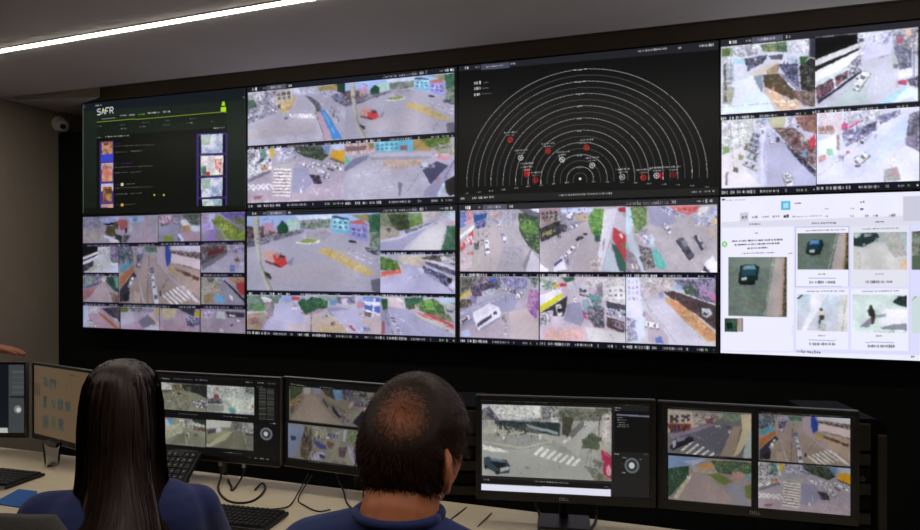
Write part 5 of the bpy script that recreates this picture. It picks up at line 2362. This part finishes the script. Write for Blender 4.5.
# ------------------------------------------------------------------ computer towers behind the monitors
def tower(label, x, y, rz, hh):
    t = empty('computer_tower', (x, y, DZ), rz)
    tag(t, label, 'computer', 'computer towers on the desk')
    w, d, h = .17, .24, hh
    pr = []
    for k in range(7):
        a = PI / 2 * k / 6
        pr.append((w / 2 - .035 + .035 * math.sin(a), h - .035 + .035 * math.cos(a)))
    outline = [(-w / 2, 0.001), (w / 2, 0.001)] + pr[::-1] + [(-w / 2, h)]
    c = MB()
    ringf = [[(x_, .0, z_) for x_, z_ in outline], [(x_, d, z_) for x_, z_ in outline]]
    c.loft(ringf).build('case', M['tower'], t)
    f = MB()
    f.box(-w / 2 + .012, w / 2 - .045, -.008, -.0004, h - .085, h - .012, .003)
    f.box(w / 2 - .03, w / 2 - .004, -.012, -.0004, .02, h - .04, .005)
    f.build('front_panel', M['tower_front'], t)
    for k in range(6):
        z = h - .125 - k * .04
        MB().box(-w / 2 + .012, w / 2 - .045, -.007, -.0004, z, z + .03, .002).build('drive_cover', M['tower_dark'] if k % 2 else M['tower_front'], t)
    b = MB(); b.lathe([(0, 0), (.008, 0), (.008, .004), (0, .004)], n=16)
    b.build('power_button', M['bezel'], t, rot=(PI / 2, 0, 0), loc=(.017, -.0072, h - .16))
    return t
tower('black computer tower with slatted front beside the rightmost monitor', 3.945, -1.072, .22, .338)
tower('black computer tower in shadow between the balding head and the crossing monitor', 2.835, -1.095, .25, .30)

# ------------------------------------------------------------------ keyboards, folder, cup
def quad_keyboard(label, pts, rows, cols, name='keyboard', thick=.02, rim=None, lift=0.0):
    """pts: back-left, back-right, front-right, front-left on the desk; the board fills that parallelogram"""
    P = [Vector((p[0], p[1], 0)) for p in pts]
    cen = sum(P, Vector()) / 4
    u = ((P[1] - P[0]) + (P[2] - P[3])) / 2
    v = ((P[0] - P[3]) + (P[1] - P[2])) / 2
    wid, dep = u.length, abs(v.dot(Vector((-u.y, u.x, 0)).normalized()))
    t = empty(name, (cen.x, cen.y, DZ), math.atan2(u.y, u.x))
    tag(t, label, 'keyboard')
    s = MB()
    s.box(-wid / 2, wid / 2, -dep / 2, dep / 2, .0005, thick * .6, .003)
    body = s.build('base', M['kbd'], t)
    k = MB()
    g = .008
    kw = (wid - 2 * g) / cols; kd = (dep - 2 * g) / rows
    for r in range(rows):
        for c in range(cols):
            x = -wid / 2 + g + c * kw; y = -dep / 2 + g + r * kd
            v0 = [(x + .0008, y + .0008), (x + kw - .0008, y + .0008), (x + kw - .0008, y + kd - .0008), (x + .0008, y + kd - .0008)]
            i = .0025
            v1 = [(x + i, y + i), (x + kw - i, y + i), (x + kw - i, y + kd - i), (x + i, y + kd - i)]
            k.loft([[(a, b, thick * .61) for a, b in v0], [(a, b, thick) for a, b in v1]])
    k.build('keycaps', M['key'], t)
    return t
KB = quad_keyboard('black keyboard lying in front of the slim monitor, right of the long haired person',
              [(2.06, -1.42), (2.372, -1.392), (2.40, -1.535), (2.09, -1.565)], 6, 18)
KL = quad_keyboard('black laptop style keyboard with its lit front edge put in as a pale strip at the left desk edge',
              [(.975, -1.365), (1.335, -1.355), (1.365, -1.495), (1.005, -1.53)], 6, 15, thick=.018)
rm = MB().box(-.178, .178, -.082, -.0775, .001, .0135, .0015)
rm.build('lit_edge_strip', M['silver'], KL)  # light along the keyboard's edge, put in as a silver strip
# tilted control keypad below the first monitor
t = empty('control_keypad', (1.835, -1.345, DZ), .12)
tag(t, 'small tilted black keypad with pale legends at the long haired shoulder', 'keypad')
ang = math.radians(38)
def tilt(mb):
    mb.v = [(x, y * math.cos(ang) - z * math.sin(ang), y * math.sin(ang) + z * math.cos(ang) + .0) for x, y, z in mb.v]
    return mb
tilt(MB().box(-.10, .10, 0, .15, .001, .018, .004)).build('body', M['kbd'], t)
kk = MB(); kp = MB()
for r in range(6):
    for c in range(8):
        x = -.09 + c * .0228; y = .01 + r * .0225
        kk.box(x, x + .019, y, y + .019, .0185, .023, .001)
        if (r * 5 + c * 3) % 4: kp.box(x + .005, x + .012, y + .008, y + .0125, .0231, .0234)
tilt(kk).build('keycaps', M['key'], t)
kl = tilt(kp).build('key_legends', M['keypale'], t)
tag(kl, kind='stuff')
MB().box(-.06, .06, .085, .10, .0, .058, .003).build('prop', M['kbd'], t)

t = MB().prism([(1.395, -1.487), (1.475, -1.484), (1.60, -1.606), (1.44, -1.609)], DZ + .0005, DZ + .004)
tag(t.build('folder', M['blue_pad']), 'flat blue folder at the desk front below the left keyboard', 'folder')

t = empty('plastic_cup', (1.256, -1.247, DZ))
tag(t, 'small clear plastic cup standing below the dim tan monitor', 'cup')
cup = [(0, .001), (.023, .001), (.024, .003), (.0325, .088), (.034, .09), (.0315, .089), (.0225, .005), (0, .004)]
MB().lathe(cup, n=36).build('tumbler', M['cup'], t, True)

# ------------------------------------------------------------------ cables
def smooth(pts, n=6):
    P = [Vector(p) for p in pts]
    out = []
    for i in range(len(P) - 1):
        p0 = P[max(i - 1, 0)]; p1 = P[i]; p2 = P[i + 1]; p3 = P[min(i + 2, len(P) - 1)]
        for k in range(n):
            t = k / n
            out.append(.5 * ((2 * p1) + (p2 - p0) * t + (2 * p0 - 5 * p1 + 4 * p2 - p3) * t * t + (3 * p1 - p0 - 3 * p2 + p3) * t ** 3))
    out.append(P[-1])
    return out
def cable(label, pts, r=.0028, plug=None):
    t = empty('cable', pts[-1])
    tag(t, label, 'cable')
    o = Vector(pts[-1])
    MB().tube([p - o for p in smooth(pts)], r, 8).build('cord', M['rubber'], t, True)
    if plug:
        a = Vector(pts[0]) - o
        MB().box(a.x - .006, a.x + .006, a.y - .004, a.y + .004, a.z - .004, a.z + .026, .0015).build('plug', M['plug'], t)
    return t
z = DZ + .0035
cable('thick black cable with silver plug looping down from the slim silver rimmed monitor', [(1.962, -1.178, .790), (1.985, -1.205, .760), (2.039, -1.287, z + .003), (2.131, -1.355, z), (2.194, -1.352, z), (2.205, -1.301, z), (2.181, -1.228, z + .004), (2.147, -1.197, z + .008), (2.150, -1.24, z)], .0036, True)
cable('black cable with silver plug dropping in a V below the slim silver rimmed monitor', [(2.056, -1.172, .792), (2.062, -1.185, .77), (2.075, -1.24, z + .004), (2.080, -1.27, z), (2.05, -1.235, z), (1.997, -1.182, z)], .0036, True)
cable('thin black cord running from behind the desk to the right keyboard', [(2.279, -1.12, z + .03), (2.300, -1.215, z), (2.334, -1.304, z), (2.339, -1.345, z), (2.310, -1.371, z), (2.279, -1.386, z + .001)], .0022)
cable('thin black cord curving over the desk between the keyboard and the balding person', [(2.300, -1.13, z + .03), (2.33, -1.262, z), (2.387, -1.314, z), (2.450, -1.343, z), (2.478, -1.318, z)], .0022)
cable('black cable hanging from the monitor behind the balding head, left one', [(2.385, -1.125, .83), (2.40, -1.135, .78), (2.440, -1.165, z + .004), (2.503, -1.256, z), (2.567, -1.306, z), (2.63, -1.312, z)], .003)
cable('black cable with silver plug at the balding person neck', [(2.492, -1.125, .778), (2.505, -1.14, .765), (2.526, -1.191, z + .004), (2.585, -1.285, z)], .003, True)
cable('black cable bending onto the desk under the left half of the crossing monitor', [(3.08, -1.155, .80), (3.085, -1.15, .768), (3.098, -1.163, z + .002), (3.115, -1.215, z), (3.118, -1.335, z)], .0042)
cable('black cable bending onto the desk under the right half of the crossing monitor', [(3.26, -1.14, .80), (3.263, -1.14, .765), (3.262, -1.160, z + .002), (3.255, -1.215, z), (3.225, -1.345, z)], .0042)
cable('short thin dark line on the desk left of the crossing monitor', [(2.868, -1.168, z), (2.862, -1.22, z), (2.850, -1.30, z)], .0018)  # dark line on the desktop, built as a thin tube
cable('thin dark line reaching the desk front under the crossing monitor left corner', [(2.955, -1.186, z), (2.953, -1.22, z), (2.946, -1.30, z)], .0018)  # another dark desktop line, also built as a tube

# ------------------------------------------------------------------ chairs
def office_chair(label, x, y, rz, back_top, seat=.46, arms=True):
    t = empty('office_chair', (x, y, 0), rz)
    tag(t, label, 'chair', None)
    s = MB().box(-.235, .235, -.23, .24, seat - .07, seat, .025).build('seat', M['chair'], t, True)
    rings = []
    zb = seat + .10
    for k in range(9):
        q = k / 8
        zz = zb + (back_top - zb) * q
        hw = .20 + .035 * math.sin(PI * min(1, q * 1.1)) - (.05 * max(0, q - .85) / .15)
        yy = -.245 - .035 * q
        th = .028 if q < .95 else .018
        ring = []
        for j in range(20):
            w = 2 * PI * j / 20
            cx, sx = math.cos(w), math.sin(w)
            px = hw * math.copysign(abs(cx) ** .35, cx); py = th * math.copysign(abs(sx) ** .5, sx)
            ring.append((px, yy + py - .03 * (1 - (px / hw) ** 2), zz))
        rings.append(ring)
    MB().loft(rings).build('backrest', M['chair'], t, True)
    MB().box(-.03, .03, -.325, -.29, seat - .09, zb + .2, .006).build('back_bracket', M['chair_frame'], t)
    MB().lathe([(0, .1), (.028, .1), (.028, .30), (.02, .30), (.02, seat - .07), (0, seat - .07)]).build('gas_column', M['chair_frame'], t)
    for k in range(5):
        a = 2 * PI * k / 5 + .3
        e = Vector((.29 * math.cos(a), .29 * math.sin(a), .075))
        lg = MB().tube([(0, 0, .115), e * .5 + Vector((0, 0, .06)), e], [.022, .018, .014], 8).build('leg', M['chair_frame'], t, True)
        w = MB().lathe([(0, -.01), (.025, -.01), (.027, 0), (.025, .01), (0, .01)], n=16)
        w.build('castor', M['rubber'], lg, True, loc=(e.x, e.y, .0275), rot=(PI / 2, 0, a))
    return t
office_chair('dark grey office chair of the long haired person, seen in the bottom left corner', 2.30, -2.00, .10, 1.062)
office_chair('black office chair under the balding person in blue', 3.12, -2.165, .60, .84)
# ------------------------------------------------------------------ people
def remeshed(name, mb, voxel, m, parent, smooth_it=6, fac=.5, passes=None):
    me = mb.mesh(name)
    tmp = bpy.data.objects.new(name, me)
    COL.objects.link(tmp)
    r = tmp.modifiers.new('r', 'REMESH'); r.mode = 'VOXEL'; r.voxel_size = voxel; r.use_smooth_shade = True
    s = tmp.modifiers.new('s', 'SMOOTH'); s.iterations = smooth_it; s.factor = fac
    dg = bpy.context.evaluated_depsgraph_get()
    out = bpy.data.meshes.new_from_object(tmp.evaluated_get(dg))
    bpy.data.objects.remove(tmp, do_unlink=True)
    bpy.data.meshes.remove(me)
    out.polygons.foreach_set('use_smooth', [True] * len(out.polygons))
    return link(name, out, m, parent)

def head_points(n=56, mrows=44, a=.074, b=.094, c=.113):
    """closed head surface; +y is the face, origin at the head's middle"""
    rows = []
    for i in range(mrows + 1):
        th = PI * i / mrows
        st, ct = max(math.sin(th), .004), math.cos(th)
        row = []
        for k in range(n):
            ph = 2 * PI * k / n
            dx, dy = math.cos(ph), math.sin(ph)
            x, y, z = a * st * dx, b * st * dy, c * ct
            if z < 0:                                  # jaw and nape
                q = -z / c
                x *= 1 - .30 * q * q
                if y > 0: y *= 1 - .10 * q
                else: y *= 1 - .42 * q ** 1.4
            f = max(0, dy) * st
            g = lambda x0, z0, sx, sz: math.exp(-((x - x0) / sx) ** 2 - ((z - z0) / sz) ** 2)
            if y > 0:
                y += f * (.020 * g(0, -.030, .011, .020) + .010 * g(0, -.010, .008, .025))      # nose
                y -= f * .011 * (g(.031, -.002, .016, .012) + g(-.031, -.002, .016, .012))      # eye sockets
                y += f * .005 * g(0, .020, .045, .010)                                          # brow
                y += f * (.006 * g(0, -.060, .020, .007) + .005 * g(0, -.072, .018, .006)) - f * .004 * g(0, -.066, .022, .003)
                y += f * .008 * g(0, -.097, .020, .014)                                         # chin
            row.append((x, y, z))
        rows.append(row)
    return rows

def ear(mb, s, R, c, k0=1.0):
    """an outer ear on side s (+1 right): rim, lobe and hollow"""
    pts = []
    for k in range(13):
        w = -.6 + 3.9 * k / 12
        pts.append((s * k0 * (.074 + .022 * math.sin(max(0, min(PI, w)))), -.012 - .019 * math.sin(w) - .004, .031 * math.cos(w) - .022))
    q = [R @ Vector(p) + c for p in pts]
    mb.tube(q, .0056, 8)
    for (x, y, z, r) in ((.077, -.012, -.050, .0100), (.080, -.017, -.026, .0135), (.081, -.019, -.008, .0125), (.075, -.006, -.034, .011)):
        p = R @ Vector((s * k0 * x, y, z)) + c
        mb.ell(p, (r * .72, r, r * 1.2), 12, 8)

def hand(mb, wrist, direc, side, up=Vector((0, 0, 1)), curl=.5, spread=1.0):
    """a palm, four unequal bent fingers and a thumb leaving the palm's side"""
    d = Vector(direc).normalized(); u = (up - d * up.dot(d)).normalized(); l = d.cross(u) * side
    w = Vector(wrist)
    P = lambda f, a, h: w + d * f + l * a + u * h
    for a in (-.030, -.010, .010, .028):
        mb.capsule(P(.012, a * .7, 0), P(.082, a, .002), .0145, .0115, 10)
    for a, L, sp in ((.031, .070, .10), (.0105, .078, .03), (-.0105, .072, -.03), (-.031, .056, -.11)):
        b0 = P(.082, a, .002)
        dd = d + l * sp * spread
        c1 = curl * .45
        k1 = b0 + (dd * math.cos(c1) - u * math.sin(c1)) * L * .45
        k2 = k1 + (dd * math.cos(c1 + curl * .6) - u * math.sin(c1 + curl * .6)) * L * .32
        k3 = k2 + (dd * math.cos(c1 + curl * 1.0) - u * math.sin(c1 + curl * 1.0)) * L * .23
        mb.capsule(b0, k1, .0092, .0083, 10); mb.capsule(k1, k2, .0083, .0075, 10); mb.capsule(k2, k3, .0075, .0063, 10)
    t0 = P(.022, .032, -.004); t1 = P(.050, .058, -.012); t2 = P(.076, .066, -.018); t3 = P(.096, .064, -.022)
    mb.capsule(t0, t1, .014, .0105, 10); mb.capsule(t1, t2, .0105, .009, 10); mb.capsule(t2, t3, .009, .007, 10)

def figure(label, x, y, rz, skin, shirt, voxel, head_c, head_rot, neck, sh_l, sh_r, el_l, wr_l, el_r, wr_r,
           hand_l, hand_r, slim=1.0, head_size=1.0, curl=(.5, .5), cloth_voxel=.007, ear_out=1.0):
    root = empty('person', (x, y, 0), rz)
    tag(root, label, 'person')
    V = Vector
    R = Matrix.Rotation(head_rot[2], 3, 'Z') @ Matrix.Rotation(head_rot[0], 3, 'X') @ Matrix.Rotation(head_rot[1], 3, 'Y')
    hc = V(head_c); nk = V(neck)
    b = MB()
    rows = head_points()
    b.loft([[R @ (V(p) * head_size) + hc for p in r] for r in rows])
    ear(b, 1, R, hc, ear_out); ear(b, -1, R, hc, ear_out)
    hip = V((0, 0, .53)); chest = V((0, .0, .90))
    b.capsule(nk + V((0, -.012, -.03)), hc + R @ V((0, -.022, -.055)), .064 * slim, .060 * slim)
    b.capsule(V((0, -.005, .56)), V((0, -.02, .75)), .135 * slim, .125 * slim, 20)
    for sx, sh in ((-1, V(sh_l)), (1, V(sh_r))):
        b.capsule(V((.055 * sx, -.01, .72)), V((.075 * sx, -.012, .93)), .095 * slim, .098 * slim, 18)
        b.capsule(nk + V((.03 * sx, -.01, -.075)), sh, .052 * slim, .050 * slim, 14)
        b.capsule(V((.075 * sx, -.012, .93)), sh + V((-.03 * sx, 0, -.02)), .09 * slim, .05 * slim, 14)
    arms = ((V(sh_l), V(el_l), V(wr_l), -1, V(hand_l), curl[0]), (V(sh_r), V(el_r), V(wr_r), 1, V(hand_r), curl[1]))
    for sh, el, wr, side, hd, cu in arms:
        b.capsule(sh, el, .049 * slim, .039 * slim)
        b.capsule(el, wr, .038 * slim, .026 * slim)
        hand(b, wr, hd, -side, V((0, 0, 1)), cu)
    for sx in (-1, 1):
        kn = V((.13 * sx, .43, .515)); an = V((.12 * sx, .40, .095))
        b.capsule(V((.085 * sx, .0, .535)), kn, .083 * slim, .060 * slim, 16)
        b.capsule(kn, an, .057 * slim, .038, 14)
        b.capsule(an + V((0, -.03, -.045)), an + V((.01 * sx, .13, -.062)), .034, .028, 12)
    body = remeshed('body', b, voxel, skin, root, 4)
    # eyes
    for sx in (-1, 1):
        MB().ell(R @ (V((.031 * sx, .079, -.002)) * head_size) + hc, (.011, .011, .011), 14, 10).build('eye', M['eye'], root, True)
        MB().ell(R @ (V((.031 * sx, .0885, -.002)) * head_size) + hc, (.0052, .0026, .0052), 12, 8).build('iris', M['iris'], root, True)
    # shirt
    s = MB(); g = .010
    s.capsule(V((0, -.005, .54)), V((0, -.02, .75)), (.135 + g) * slim + .012, (.125 + g) * slim + .006, 20)
    for sx, sh, el in ((-1, V(sh_l), V(el_l)), (1, V(sh_r), V(el_r))):
        s.capsule(V((.055 * sx, -.01, .66)), V((.075 * sx, -.012, .93)), (.095 + g) * slim, (.098 + g) * slim, 18)
        s.capsule(nk + V((.03 * sx, -.012, -.072)), sh, (.052) * slim + g, .050 * slim + g, 14)
        s.capsule(V((.075 * sx, -.012, .93)), sh + V((-.03 * sx, 0, -.02)), (.09 + g) * slim, .05 * slim + g, 14)
        s.capsule(sh, sh + (el - sh) * .62, .050 * slim + g, .044 * slim + g + .006, 14)
    s.capsule(nk + V((0, -.012, -.06)), nk + V((0, -.012, -.058)), .064 * slim + .014, .064 * slim + .008, 18)
    so = remeshed('shirt', s, cloth_voxel, shirt, root, 5)
    col = [(nk + V(((.064 * slim + .004) * math.cos(w), -.012 + (.064 * slim + .004) * math.sin(w), -.020 - .004 * math.sin(w)))) for w in [2 * PI * k / 28 for k in range(29)]]
    MB().tube(col, .0072, 10).build('collar', shirt, so, True)
    # trousers and shoes
    p = MB()
    p.capsule(V((-.05, -.0, .535)), V((.05, .0, .535)), .125 * slim, .125 * slim, 18)
    for sx in (-1, 1):
        kn = V((.13 * sx, .43, .515)); an = V((.12 * sx, .40, .10))
        p.capsule(V((.085 * sx, .0, .535)), kn, .095 * slim, .070 * slim, 16)
        p.capsule(kn, an, .067 * slim, .052, 14)
    remeshed('trousers', p, .010, M['trousers'], root, 3)
    for sx in (-1, 1):
        f = MB()
        a = V((.12 * sx, .40, .095))
        f.capsule(a + V((0, -.035, -.050)), a + V((.01 * sx, .14, -.060)), .043, .034, 14)
        f.v = [(x_, y_, max(.002, z_)) for x_, y_, z_ in f.v]
        f.build('shoe', M['shoe'], root, True)
    return root, R, hc

def ribbons(strands, wd):
    """strands: lists of (point, normal); returns an MB of thin tapered strips"""
    m = MB()
    for st in strands:
        n = len(st); base = len(m.v)
        for i, (p, nr) in enumerate(st):
            t = (st[min(i + 1, n - 1)][0] - st[max(i - 1, 0)][0]).normalized()
            sd = t.cross(nr).normalized() * wd * (1 - .75 * (i / (n - 1)) ** 2) / 2
            m.v.append(tuple(p - sd)); m.v.append(tuple(p + sd))
        for i in range(n - 1):
            a = base + 2 * i
            m.f.append((a, a + 1, a + 3, a + 2))
    return m

rnd = random.Random(5)
# --- the long haired person
wx, wy, wr = 2.36, -2.000, .80
root, R, hc = figure('person with long straight dark hair in a blue shirt seen from behind', wx, wy, wr, M['skin_f'], M['shirt_w'], .005,
    (0, .075, 1.158), (-.05, 0, 0), (0, .03, 1.03), (-.143, .01, .972), (.148, .01, .943),
    (-.215, .16, .755), (-.15, .36, .78), (.215, .16, .755), (.15, .36, .78), (.15, 1, -.05), (-.15, 1, -.05), .88, .97, ear_out=.80)
# hair: one falling mass plus many fine locks on it.  Local x right, y forward
prof = [  # z, half width left, half width right, half depth, centre x, centre y
 (1.285, .012, .012, .014, 0, .062), (1.281, .036, .036, .042, 0, .062), (1.272, .056, .056, .066, 0, .062), (1.255, .073, .073, .088, 0, .062),
 (1.225, .087, .087, .104, 0, .062), (1.185, .094, .094, .110, 0, .060), (1.14, .097, .096, .108, 0, .052), (1.09, .096, .096, .096, 0, .040),
 (1.04, .097, .100, .086, 0, .014), (.99, .106, .106, .078, 0, -.022), (.94, .128, .112, .066, -.002, -.068), (.89, .142, .114, .054, -.004, -.098),
 (.84, .140, .108, .044, -.006, -.112), (.79, .128, .098, .032, -.008, -.122), (.765, .11, .085, .02, -.008, -.126)]
def hair_pt(z, ang, off=0.0):
    for i in range(len(prof) - 1):
        if prof[i][0] >= z >= prof[i + 1][0]:
            break
    a, b = prof[i], prof[i + 1]
    t = (a[0] - z) / (a[0] - b[0])
    L = [a[j] * (1 - t) + b[j] * t for j in range(6)]
    L[1] *= .88; L[2] *= .86; L[3] *= .92
    cx, sy = math.cos(ang), math.sin(ang)
    if z < 1.05:
        e = 1 - min(.35, (1.05 - z) * 3)
        cx = math.copysign(abs(cx) ** e, cx); sy = math.copysign(abs(sy) ** e, sy)
    rx = (L[2] if cx > 0 else L[1]) + off; ry = L[3] + off
    if sy > 0 and z < 1.21:      # open at the face, hair hangs beside and behind it
        ry *= max(.42, 1 - (1.21 - z) * 6)
    return Vector((L[4] + rx * cx, L[5] + ry * sy, z))
NA = 96
rings = []
zs = [p[0] for p in prof]
zz = []
for i in range(len(zs) - 1):
    k = 2 if i < 4 else 3
    zz += [zs[i] + (zs[i + 1] - zs[i]) * j / k for j in range(k)]
zz.append(zs[-1])
ph = [rnd.uniform(0, 6.28) for _ in range(6)]
for z0 in zz:
    low = min(1, max(0, (1.25 - z0) / .3))
    r = []
    for k in range(NA):
        a = 2 * PI * k / NA
        o = low * (.0030 * math.sin(9 * a + ph[0]) + .0022 * math.sin(17 * a + ph[1] + z0 * 6) + .0016 * math.sin(31 * a + ph[2]) + .001 * math.sin(47 * a + ph[3]))
        r.append(hair_pt(z0, a, o))
    rings.append(r)
HW = MB().loft(rings).build('hair', M['hair_w'], root, True)
locks = []
for _ in range(1500):
    a = rnd.uniform(PI * .93, PI * 2.07)
    z1 = rnd.uniform(.768, .90) if rnd.random() < .7 else rnd.uniform(.9, 1.1)
    z0 = rnd.uniform(1.12, 1.284)
    off = rnd.uniform(.0008, .0042); dr = rnd.uniform(-.05, .05); wv = rnd.uniform(0, 6.28); am = rnd.uniform(0, .02)
    st = []
    n = 12
    for i in range(n):
        t = i / (n - 1)
        q = z0 + (z1 - z0) * t
        aa = a + dr * t + am * math.sin(wv + 5 * t)
        p = hair_pt(q, aa, off * min(1, t * 5) - .0006 + .0015 * math.sin(wv + 7 * t) * t)
        c = Vector((0, hair_pt(q, -PI / 2).y * 0 + .02 - .09 * t, q))
        st.append((p, (p - c).normalized()))
    locks.append(st)
ribbons(locks, .0032).build('hair_locks', M['hair_w'], HW, True)

# --- the balding person
mx, my, mr = 3.078, -2.172, -.06
root, R, hc = figure('balding person with short brown hair in a blue shirt, seen from behind', mx, my, mr, M['skin'], M['shirt_m'], .0036,
    (.0, .075, 1.190), (-.10, -.03, -.24), (.0, .028, 1.124), (-.155, .0, 1.018), (.158, .03, 1.006),
    (-.25, .14, .80), (-.17, .37, .785), (.235, .22, .76), (.14, .42, .785), (.2, 1, -.05), (-.2, 1, -.05), 1.0, 1.0)
def scalp(th, ph, off=0.0):
    a, b, c = .074 + off, .094 + off, .113 + off
    st, ct = math.sin(th), math.cos(th)
    x, y, z = a * st * math.cos(ph), b * st * math.sin(ph), c * ct
    if z < 0:
        q = -z / c
        x *= 1 - .30 * q * q
        if y <= 0: y *= 1 - .42 * q ** 1.4
    return Vector((x, y, z))
CROWN = Vector((.30, -.72, .63)).normalized()      # the thin patch, behind the top of the head
def cover(d):
    """how much hair grows in this direction, 0..1"""
    n = d.normalized()
    g = math.acos(max(-1, min(1, n.dot(CROWN))))
    t = min(1, max(0, (g - .06) / .52))
    if n.y > .55 and n.z < .42: return 0
    if n.z < .42 and n.y > .15 and n.z < -.1: return 0
    return .06 + .94 * t
# close-cropped cap: a thin shell over the hair-bearing scalp
cap = MB(); tones = []
NT, NP = 54, 96
idx = {}
def hairy(p):
    x, y, z = p
    if y > .055 and z < .055: return False
    if y > -.012 and z < -.004: return False
    return z > -.082
def cap_off(p):
    n = p.normalized()
    c = cover(n)
    lim = min(1.0, max(0, (p.z + .086) / .03))
    edge = 1.0
    if p.y > -.03 and p.z < .03: edge = .45
    return (.0015 + .0125 * c * edge) * (.35 + .65 * lim)
for i in range(NT + 1):
    th = .002 + (PI * .80) * i / NT
    for k in range(NP):
        p0 = scalp(th, 2 * PI * k / NP)
        c = cap_off(p0)
        idx[(i, k)] = len(cap.v)
        p = scalp(th, 2 * PI * k / NP, c + .0010 * math.sin(k * 2.1 + i) * cover(p0))
        cap.v.append(tuple(R @ p + hc))
        tones.append((p0, cover(p0)))
for i in range(NT):
    for k in range(NP):
        k2 = (k + 1) % NP
        if all(hairy(tones[idx[q]][0]) for q in ((i, k), (i, k2), (i + 1, k), (i + 1, k2))):
            cap.f.append((idx[(i, k)], idx[(i + 1, k)], idx[(i + 1, k2)], idx[(i, k2)]))
me = bpy.data.meshes.new('hair')
me.from_pydata(cap.v, [], cap.f)
ca = me.color_attributes.new('hair_cover', 'FLOAT_COLOR', 'POINT')
for i, (p0, c) in enumerate(tones):
    ca.data[i].color = (c, c, c, 1)
me.polygons.foreach_set('use_smooth', [True] * len(me.polygons))
hm = bpy.data.materials.new('thinning_hair_over_scalp')
hm.use_nodes = True
nt = hm.node_tree; bs = nt.nodes['Principled BSDF']
vc = nt.nodes.new('ShaderNodeVertexColor'); vc.layer_name = 'hair_cover'
nz = nt.nodes.new('ShaderNodeTexNoise'); nz.inputs['Scale'].default_value = 190; nz.inputs['Detail'].default_value = 6
tc = nt.nodes.new('ShaderNodeTexCoord'); nt.links.new(tc.outputs['Object'], nz.inputs['Vector'])
ad = nt.nodes.new('ShaderNodeMath'); ad.operation = 'MULTIPLY_ADD'; ad.inputs[1].default_value = .9; ad.inputs[2].default_value = -.45
nt.links.new(nz.outputs['Fac'], ad.inputs[0])
sm = nt.nodes.new('ShaderNodeMath'); sm.operation = 'ADD'
nt.links.new(vc.outputs['Color'], sm.inputs[0]); nt.links.new(ad.outputs[0], sm.inputs[1])
rp = nt.nodes.new('ShaderNodeValToRGB')
rp.color_ramp.elements[0].position = .05; rp.color_ramp.elements[0].color = (lin(168), lin(104), lin(74), 1)
rp.color_ramp.elements[1].position = .75; rp.color_ramp.elements[1].color = (lin(46), lin(28), lin(20), 1)
nt.links.new(sm.outputs[0], rp.inputs['Fac']); nt.links.new(rp.outputs['Color'], bs.inputs['Base Color'])
bs.inputs['Roughness'].default_value = .45; bs.inputs['Specular IOR Level'].default_value = .25
HM = link('hair', me, hm, root)
sh = HM.modifiers.new('thickness', 'SOLIDIFY'); sh.thickness = .004; sh.offset = -1
strands = []
tries = 0
while len(strands) < 5200 and tries < 40000:
    tries += 1
    th = math.acos(rnd.uniform(-.72, 1)); ph_ = rnd.uniform(0, 2 * PI)
    p0 = scalp(th, ph_)
    if not hairy(p0): continue
    c = cover(p0)
    if rnd.random() > c * .88 + .06: continue
    nrm = Vector((p0.x / .074 ** 2, p0.y / .094 ** 2, p0.z / .113 ** 2)).normalized()
    flow = (nrm - CROWN * 1.0); flow = (flow - nrm * flow.dot(nrm))
    flow = flow.normalized() if flow.length > 1e-3 else Vector((0, 1, 0))
    flow = (flow + Vector((rnd.uniform(-.35, .35), rnd.uniform(-.35, .35), rnd.uniform(-.45, .1)))).normalized()
    L = rnd.uniform(.016, .034) * (1.0 if p0.z > -.04 else .6)
    o = cap_off(p0)
    p = p0 + nrm * o * .8
    st = []
    for i in range(5):
        t = i / 4
        q = p + flow * L * t + nrm * (.0035 * math.sin(PI * .8 * t) * rnd.uniform(.7, 1.2)) - nrm * (L * L * t * t * 4.0)
        st.append((R @ q + hc, R @ nrm))
    strands.append(st)
ribbons(strands, .0011).build('hair_strands', M['hair_m'], HM, True)

# --- the neighbour whose hand reaches into the picture at the left edge
px_, py_, pr_ = .62, -1.93, .0
root, R, hc = figure('person at the far left pointing with an outstretched hand above the leftmost monitor', px_, py_, pr_, M['skin_p'], M['shirt_p'], .0045,
    (0, .08, 1.21), (0, 0, -.2), (0, .03, 1.085), (-.18, .0, 1.0), (.18, .05, 1.0),
    (-.24, .14, .79), (-.17, .37, .785), (.36, .26, 1.06), (.528, .465, 1.207), (.15, 1, -.05), (.72, .66, -.12), 1.0, 1.0, (.5, .28))
rows = []
for i in range(27):
    th = .002 + PI * .62 * i / 26
    rows.append([R @ scalp(th, 2 * PI * k / 48, .012 * min(1, (27 - i) / 5)) + hc for k in range(48)])
nb = MB()
pts0 = [[scalp(.002 + PI * .62 * i / 26, 2 * PI * k / 48) for k in range(48)] for i in range(27)]
nb.v = [tuple(p) for r in rows for p in r]
for i in range(26):
    for k in range(48):
        k2 = (k + 1) % 48
        if all(hairy(q) for q in (pts0[i][k], pts0[i][k2], pts0[i + 1][k], pts0[i + 1][k2])):
            nb.f.append((i * 48 + k, (i + 1) * 48 + k, (i + 1) * 48 + k2, i * 48 + k2))
nh = nb.build('hair', M['hair_m'], root, True)
sd = nh.modifiers.new('thickness', 'SOLIDIFY'); sd.thickness = .006; sd.offset = -1
office_chair('black office chair of the pointing person at the far left', .62, -1.95, .0, .9)
